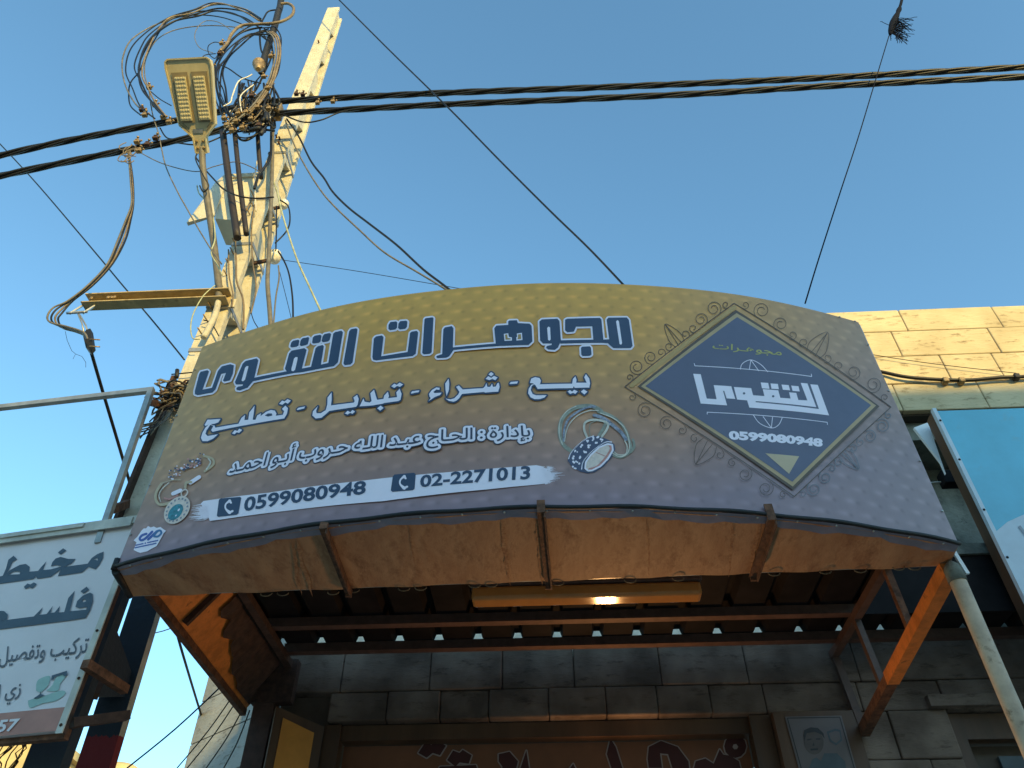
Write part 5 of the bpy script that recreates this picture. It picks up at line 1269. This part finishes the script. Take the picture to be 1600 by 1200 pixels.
# cable clamps
def clamp(x, y, Y, lab, s=1.0, seed=0, group=None):
    rr = random.Random(seed + int(x * 7 + y)); c = P(x, y, Y)
    r = thing('cable_clamp', c, lab, 'clamp', group)
    m_ = MB(); w_ = .022 * s
    m_.box(c.x - w_, c.x + w_, c.y - w_ * .8, c.y + w_ * .8, c.z - w_ * .7, c.z + w_ * .5, w_ * .25)
    m_.box(c.x - w_ * .7, c.x + w_ * .7, c.y - w_ * .9, c.y + w_ * .6, c.z + w_ * .55, c.z + w_ * 1.2, w_ * .2)
    m_.build('jaw', M_brass if rr.random() > .25 else M_rustdk, r)
    a0 = rr.uniform(-.5, .5)
    m_ = MB().lathe(c + Vector((0, 0, w_ * .3)), (a0, -.6, 1), [(-.02 * s, .007 * s), (.034 * s, .007 * s), (.035 * s, .011 * s), (.046 * s, .011 * s)], 6)
    m_.lathe(c + Vector((w_ * .8, 0, 0)), (1, -.5, a0), [(0, .006 * s), (.022 * s, .006 * s), (.023 * s, .009 * s), (.03 * s, .009 * s)], 6)
    m_.build('bolt', M_brass, r)
for x, y, lab in ((463, 147, 'small clamp on the upper supply cable where it crosses the pole, left one'), (473, 148, 'small clamp on the upper supply cable where it crosses the pole, right one'), (496, 161, 'clamp hanging between the two supply cables at the right edge of the pole'), (520, 159, 'clamp on the upper supply cable farthest right of the pole')):
    clamp(x, y, 2.97, lab, .8)
for x, y, lab in ((226, 180, 'clamp above the upper supply cable at the end of the black loop, outermost left'), (222, 172, 'clamp on the end of the widest grey cable loop'), (242, 164, 'clamp on the tan cable loop left of the lamp'), (233, 137, 'clamp high on the cable loops left of the lamp'), (255, 183, 'clamp on the upper supply cable beside the lamp edge'), (264, 191, 'clamp touching the left edge of the lamp'),
                  (243, 216, 'clamp on the lower supply cable nearest the lamp'), (230, 226, 'clamp on the lower supply cable right of the wire knot'), (217, 236, 'dark clamp hanging below the wire knot'), (214, 222, 'clamp on the lower supply cable just above the wire knot')):
    clamp(x, y, 2.95, lab, .95)
for x, y in ((346, 68), (343, 84), (330, 103), (423, 88), (406, 107), (412, 120), (418, 138), (393, 150), (350, 185), (354, 196), (368, 190), (372, 178), (402, 168), (420, 170), (384, 176), (362, 204), (378, 200), (404, 196), (392, 186)):
    clamp(x, y, 2.88, 'small tarnished brass clamp in the cable tangle between lamp and pole', .85, group='brass clamps in the cable tangle')
rq = random.Random(19)
for k, (base, n_) in enumerate((([(1000, 130), (900, 60), (740, 28), (600, 55), (450, 110), (320, 190), (240, 300), (215, 420), (240, 540), (300, 640), (370, 720)], 4),
                                ([(1050, 190), (940, 190), (850, 240), (770, 330), (720, 430), (720, 540), (760, 660), (800, 740)], 5),
                                ([(1030, 190), (1085, 260), (1090, 370), (1050, 480), (980, 590), (900, 690), (820, 770)], 5))):
    for i in range(n_):
        sx, sy = rq.uniform(-45, 45), rq.uniform(-30, 40); sc_ = rq.uniform(.88, 1.08)
        pts_ = [(620 + (x - 620) * sc_ + sx + rq.uniform(-14, 14), 400 + (y - 400) * sc_ + sy + rq.uniform(-14, 14)) for x, y in base]
        wire(z1_(pts_), rq.uniform(.005, .009), M_blackcab, ('thin black cable loop among the many loops sweeping left above the lamp', 'black cable among those bowing down between lamp and pole top', 'black cable among those curving down on the right of the tangle')[k], Y=2.93 + rq.uniform(-.05, .06), group=(GL, 'black cables bowing down between lamp and pole', 'black cables on the right of the tangle')[k])
tg = thing('cable_tangle', P(390, 170, 2.95), 'dense dark knot of taped cable ends and strands between the lamp and the pole', 'cable tangle')
rr = random.Random(77)
for k, (m__, cnt, r_) in enumerate(((M_blackcab, 26, .0095), (M_black, 20, .007), (M_greycab, 7, .0055), (M_tancab, 8, .005), (M_whitecab, 3, .004))):
    m_ = MB()
    for i in range(cnt):
        x0, y0 = 352 + rr.uniform(-6, 78), 196 + rr.uniform(-34, 16); q_ = []
        x1, y1 = 395 + rr.uniform(-25, 35), 165 + rr.uniform(-40, 30)
        bx2, by2 = rr.uniform(-22, 22), rr.uniform(-4, 26)
        for t in range(5):
            t /= 4; bb = 4 * t * (1 - t)
            q_.append(P(x0 + (x1 - x0) * t + bx2 * bb, y0 + (y1 - y0) * t + by2 * bb, 2.95 + rr.uniform(-.04, .05)))
        m_.tube(smooth(q_, 4), r_, 6)
    m_.build('strand', m__, tg)
for i in range(16):
    c = P(358 + rr.uniform(0, 62), 184 + rr.uniform(-14, 24), 2.92 + rr.uniform(-.03, .04)); d = Vector((rr.uniform(-1, 1), rr.uniform(-.4, .4), rr.uniform(-1, 1))).normalized()
    MB().lathe(c, d, [(-.045, .008), (-.04, .017), (.03, .019), (.05, .010)], 9).build('taped_end', M_black, tg)
sb = thing('cable_bracket', P(425, 176, 3.0), 'wooden-brown cable bracket where the lower supply cable meets the pole', 'bracket')
c = P(425, 176, 3.0); MB().box(c.x - .10, c.x + .07, c.y - .03, c.y + .06, c.z - .02, c.z + .10, .006).build('plate', M_tancab, sb)
MB().box(c.x - .14, c.x + .07, c.y - .05, c.y + .06, c.z - .035, c.z - .021, .003).build('foot', M_brass, sb)
ins2 = MB().lathe(P(405, 98, 2.9), (.25, -.2, -1), [(0, .02), (.02, .05), (.06, .055), (.09, .03), (.11, .045), (.15, .045), (.2, .03), (.24, .02)], 14)
ins2.build('splice_boot', M_brass, None, 'fat brown cable splice in the right of the tangle', 'cable splice')

# rusty coil of wires bound to the pole
co = thing('wire_coil', P(275, 622, 3.15), 'bundle of coiled dark and rusty wires tied round the pole left of the sign', 'wire coil')
rr = random.Random(21)
for k, m__ in enumerate((M_blackcab, M_tancab, M_greycab, M_rustdk)):
    m_ = MB()
    for i in range(7):
        c = P(276 + rr.uniform(-14, 16), 622 + rr.uniform(-14, 16), 3.15 + rr.uniform(-.03, .03)); a_r = rr.uniform(.05, .12); b_r = rr.uniform(.02, .06); a0 = rr.uniform(0, 6); tl_ = rr.uniform(-.6, .6)
        m_.tube([c + Vector((a_r * math.cos(a0 + t * .5) , -.02 + .03 * math.sin(t), b_r * math.sin(a0 + t * .5) + tl_ * a_r * math.cos(a0 + t * .5))) for t in range(12)], .0055, 5)
    for i in range(4):
        p0 = P(262 + rr.uniform(-6, 10), 638 + rr.uniform(-6, 8), 3.12); m_.tube(smooth([p0, p0 + Vector((rr.uniform(-.06, 0), 0, -.1)), p0 + Vector((rr.uniform(-.15, -.03), 0, rr.uniform(-.22, -.12)))], 4), .004, 5)
    m_.build('wire_strand', m__, co)
MB().tube([P(268, 585, 3.17), P(300, 582, 3.17), P(320, 580, 3.17)], .004).build('wire_tie', M_blackcab, co)
MB().tube([P(277, 578, 3.15), P(276, 590, 3.15)], .012, 7).build('peg', M_black, co)

# ================================================================== TAILOR SIGN (left)
aL = R_(10)
ux = Vector((math.cos(aL), -math.sin(aL), 0)); uz = Vector((0, 0, 1)); o_ = Vector((-1.86, 2.98, 0))
LS = Flat(o_, ux, uz)
ts = thing('tailor_sign', o_ + Vector((-.8, .14, 2.6)), 'white Arabic tailor signboard with slate letters and a faded red band at its foot', 'sign')
zT, zB = 3.615, 2.662
def lb(u0, u1, n0, n1, z0, z1):
    return [LS.at(u, z, n_) for u, n_, z in ((u0, n1, z0), (u1, n1, z0), (u1, n0, z0), (u0, n0, z0), (u0, n1, z1), (u1, n1, z1), (u1, n0, z1), (u0, n0, z1))]
RE = -.012
MB().hexa(lb(-2.0, RE, -.02, 0, zB, zT - .03)).build('sign_face', M_lsign, ts)
MB().hexa(lb(RE + .001, RE + .014, -.012, .004, zB - .01, zT - .031)).build('edge_frame', M_rustdk, ts)
MB().hexa(lb(RE - .018, RE + .012, .0065, .012, zB - .012, zT - .03)).build('edge_trim', M_lframe, ts)
m_ = MB(); m_.hexa(lb(-2.0, .02, -.05, .015, zT - .028, zT + .012)); m_.hexa(lb(-1.2, -.05, .0155, .022, zT - .044, zT + .004)); m_.hexa(lb(-2.0, -.3, .0225, .03, zT - .02, zT + .002))
m_.build('top_rail', M_lframe, ts)
MB().hexa(lb(-2.0, RE - .001, -.05, -.021, zB - .02, zB + .02)).build('bottom_rail', M_rust, ts)
zr0 = 2.662; zr1 = LS.st(112, 1104)[1]
m_ = MB(); flat_add(m_, LS, [([(-2.0, zB + .001), (RE - .02, zB + .001), (RE - .02, zr1), (-2.0, zr1)], [])], .002); m_.build('red_band', M_lred, ts)
g1 = lambda p: fr(0, 820, 8, p)
big = [([(640, 525), (660, 470), (700, 425), (760, 405), (860, 430), (950, 430), (900, 490), (812, 528), (1100, 490), (1150, 420), (1220, 370), (1302, 338), (1292, 420), (1250, 500), (1200, 560), (1110, 530), (1030, 600), (728, 645), (748, 595), (768, 560), (640, 655), (470, 680), (455, 645), (430, 680), (0, 742), (-300, 780), (-300, 695), (0, 650), (40, 640), (80, 550), (110, 440), (175, 390), (222, 435), (160, 470), (120, 560), (88, 605), (130, 570), (250, 505), (330, 493), (377, 530), (370, 590), (480, 580), (530, 520), (587, 458), (560, 520), (540, 570), (640, 560), (775, 522), (700, 508)], [[(110, 627), (180, 588), (257, 588), (252, 622)], [(1180, 435), (1226, 414), (1226, 450)]]),
       ([(728, 350), (795, 298), (834, 325), (765, 377)], []), ([(303, 780), (350, 738), (385, 750), (430, 723), (467, 745), (410, 802), (375, 785), (325, 807)], []),
       ([(1130, 850), (1165, 870), (1170, 960), (1130, 1080), (1075, 1170), (860, 1203), (0, 1312), (-300, 1350), (-300, 1260), (0, 1205), (430, 1150), (545, 1033), (500, 1130), (590, 1120), (668, 1018), (640, 1105), (690, 1100), (757, 1018), (740, 1100), (810, 1095), (860, 920), (942, 828), (880, 1085), (1085, 1065), (1092, 1030), (1000, 1050), (950, 1030), (970, 960), (1040, 890)], [[(1030, 957), (1060, 930), (1087, 960), (1050, 972)]]),
       ([(1013, 835), (1090, 778), (1122, 815), (1050, 867)], []), ([(-10, 1080), (60, 1083), (107, 1130), (95, 1190), (-10, 1212)], [])]
m_ = MB()
for i, (po, ho) in enumerate(big): flat_add(m_, LS, [([LS.st(*p) for p in g1(po)], [[LS.st(*p) for p in g1(h)] for h in ho])], .003 + .0003 * i)
m_.build('large_lettering', M_ltext, ts)
m_ = MB(); text_add(m_, LS, shape_arabic('تركيب وتفصيل'), fr(0, 970, 6.315, [(5, 265), (890, 150), (845, 370), (-15, 470)]), .003, .012); m_.build('small_lettering', M_ltext2, ts)
m_ = MB(); text_add(m_, LS, shape_arabic('زي ا'), fr(0, 970, 6.315, [(0, 632), (228, 590), (190, 812), (-30, 850)]), .003, .012); m_.build('small_lettering', M_ltext2, ts)
m_ = MB(); text_add(m_, LS, '57', fr(0, 970, 6.315, [(10, 985), (212, 968), (160, 1090), (-30, 1112)]), .006, .03); m_.build('phone_digits', M_lsign, ts)
gS = lambda p: fr(0, 970, 6.315, p)
m_ = MB(); lay(m_, LS, [gS(curve2(p, 3)) for p in ([(280, 790), (360, 765), (440, 745), (520, 715), (620, 690), (650, 720), (560, 790), (420, 820), (320, 860), (290, 850), (280, 790)], [(360, 690), (370, 600), (430, 560), (500, 550), (480, 640), (430, 690), (400, 710), (360, 690)], [(460, 690), (520, 640), (560, 560), (640, 530), (650, 560), (600, 620), (580, 690), (500, 700), (460, 690)])], .003)
m_.build('sewing_machine_picture', M_lgreen, ts)
for p in ([(340, 770), (400, 730), (410, 700), (418, 730), (455, 740), (360, 775)], [(520, 545), (670, 498), (672, 540), (640, 555), (630, 535), (545, 560), (540, 585), (515, 588)]):
    m_ = MB(); lay(m_, LS, [gS(p)], .006); m_.build('picture_detail', M_ltext, ts)
m_ = MB()
for (u, z) in ((RE - .004, 3.32), (RE - .004, 3.06), (RE - .004, 2.86), (RE - .004, 2.68)): m_.lathe(LS.at(u, z, .012), -LS.n * -1, [(0, .006), (.004, .006), (.006, .002)], 8)
m_.build('screw', M_rustdk, ts)
# rusty arms tying the sign to the pole
m_ = MB(); m_.bar(P(133, 1037, 2.93), P(196, 1078, 3.18), .035, .035); m_.build('mounting_arm', M_rust, ts)
m_ = MB(); m_.bar(P(112, 1130, 3.0), P(200, 1118, 3.16), .04, .035); m_.build('mounting_arm', M_rustdk, ts)
m_ = MB(); m_.bar(P(150, 1088, 3.1), P(163, 1050, 3.2), .02, .03); m_.build('mounting_arm', M_rustdk, ts)

# empty tube frame above the tailor sign
tf = thing('tube_frame', (-2.5, 3.1, 3.6), 'empty grey square-tube frame standing above the white tailor sign', 'frame')
c1 = P(236, 610, 3.03); c2 = P(168, 815, 3.02); c3 = P(0, 637, 3.17); d = (c3 - c1).normalized()
MB().bar(c1 - d * .0, c3 + d * 1.2, .028, .028).build('top_tube', M_galv, tf)
MB().bar(c1 + Vector((0, .0, .014)), c2 + Vector((0, 0, -.12)), .028, .028).build('side_tube', M_galv, tf)
MB().bar(P(231, 628, 3.05), P(257, 634, 3.18), .02, .035).build('mounting_arm', M_rust, tf)
MB().bar(P(176, 796, 3.04), P(200, 787, 3.18), .02, .04).build('mounting_arm', M_rust, tf)

# dark post and red upright below the tailor sign
tw = MB(); rr = random.Random(8)
for i in range(10):
    p0 = P(18 + rr.uniform(0, 30), 1152 + rr.uniform(-4, 4), 3.25); q_ = [p0]
    for k in range(4): q_.append(q_[-1] + Vector((rr.uniform(-.03, .03), 0, -rr.uniform(.02, .05))))
    tw.tube(q_, .003, 4)
tw.build('dry_twigs', M_rustdk, None, 'tangle of dry dark twigs under the white tailor sign', 'twigs')

# portrait poster on the door frame
PO = Flat((0, 4.295, 0), (1, 0, 0), (0, 0, 1))
po = thing('portrait_poster', P(1275, 1170, 4.29), 'grey poster with a black-edged portrait of a man on the right door frame', 'poster')
z3 = lambda p: fr(1200, 900, 4, p)
def onp(pols, off, m__, nm):
    b__ = MB(); lay(b__, PO, [z3(p) for p in pols], off); return b__.build(nm, m__, po)
c0_ = [(105, 880), (458, 873), (575, 1290), (215, 1290)]
q_ = [PO.st(*p) for p in z3(c0_)]
m_ = MB(); m_.prism([PO.at(*p, .0005) for p in q_], (0, -.002, 0)); m_.build('sheet', M_paper, po)
b__ = MB(); lay(b__, PO, stroke_px(z3([(120, 890), (447, 884), (560, 1280), (228, 1280)]), 1.6, 5, closed=True), .004); b__.build('border', M_posterdk, po)
onp([ell(285, 1040, 78, 62, 1.45, 20)], .004, M_skinprint, 'face')
onp([[(220, 1000), (225, 965), (265, 948), (310, 952), (345, 985), (352, 1020), (335, 995), (290, 975), (240, 985), (228, 1030)]], .0055, M_posterdk, 'hair')
onp([[(242, 1022), (270, 1018), (270, 1026), (244, 1030)], [(298, 1018), (325, 1016), (326, 1024), (298, 1026)], [(262, 1082), (312, 1078), (310, 1090), (266, 1093)], [(282, 1040), (290, 1062), (276, 1064)]], .0055, M_posterdk, 'features')
onp([[(255, 1200), (275, 1150), (300, 1135), (330, 1160), (350, 1110), (430, 1110), (480, 1160), (500, 1290), (270, 1290)]], .005, M_posterblue, 'jacket')
onp([[(365, 975), (420, 955), (452, 965), (462, 1030), (425, 1060), (385, 1035)]], .004, M_posterblue, 'crest')
onp([[(378, 985), (420, 970), (445, 976), (452, 1022), (424, 1046), (392, 1026)]], .0055, M_paper, 'crest')
# ------------------------------------------------------------------ end
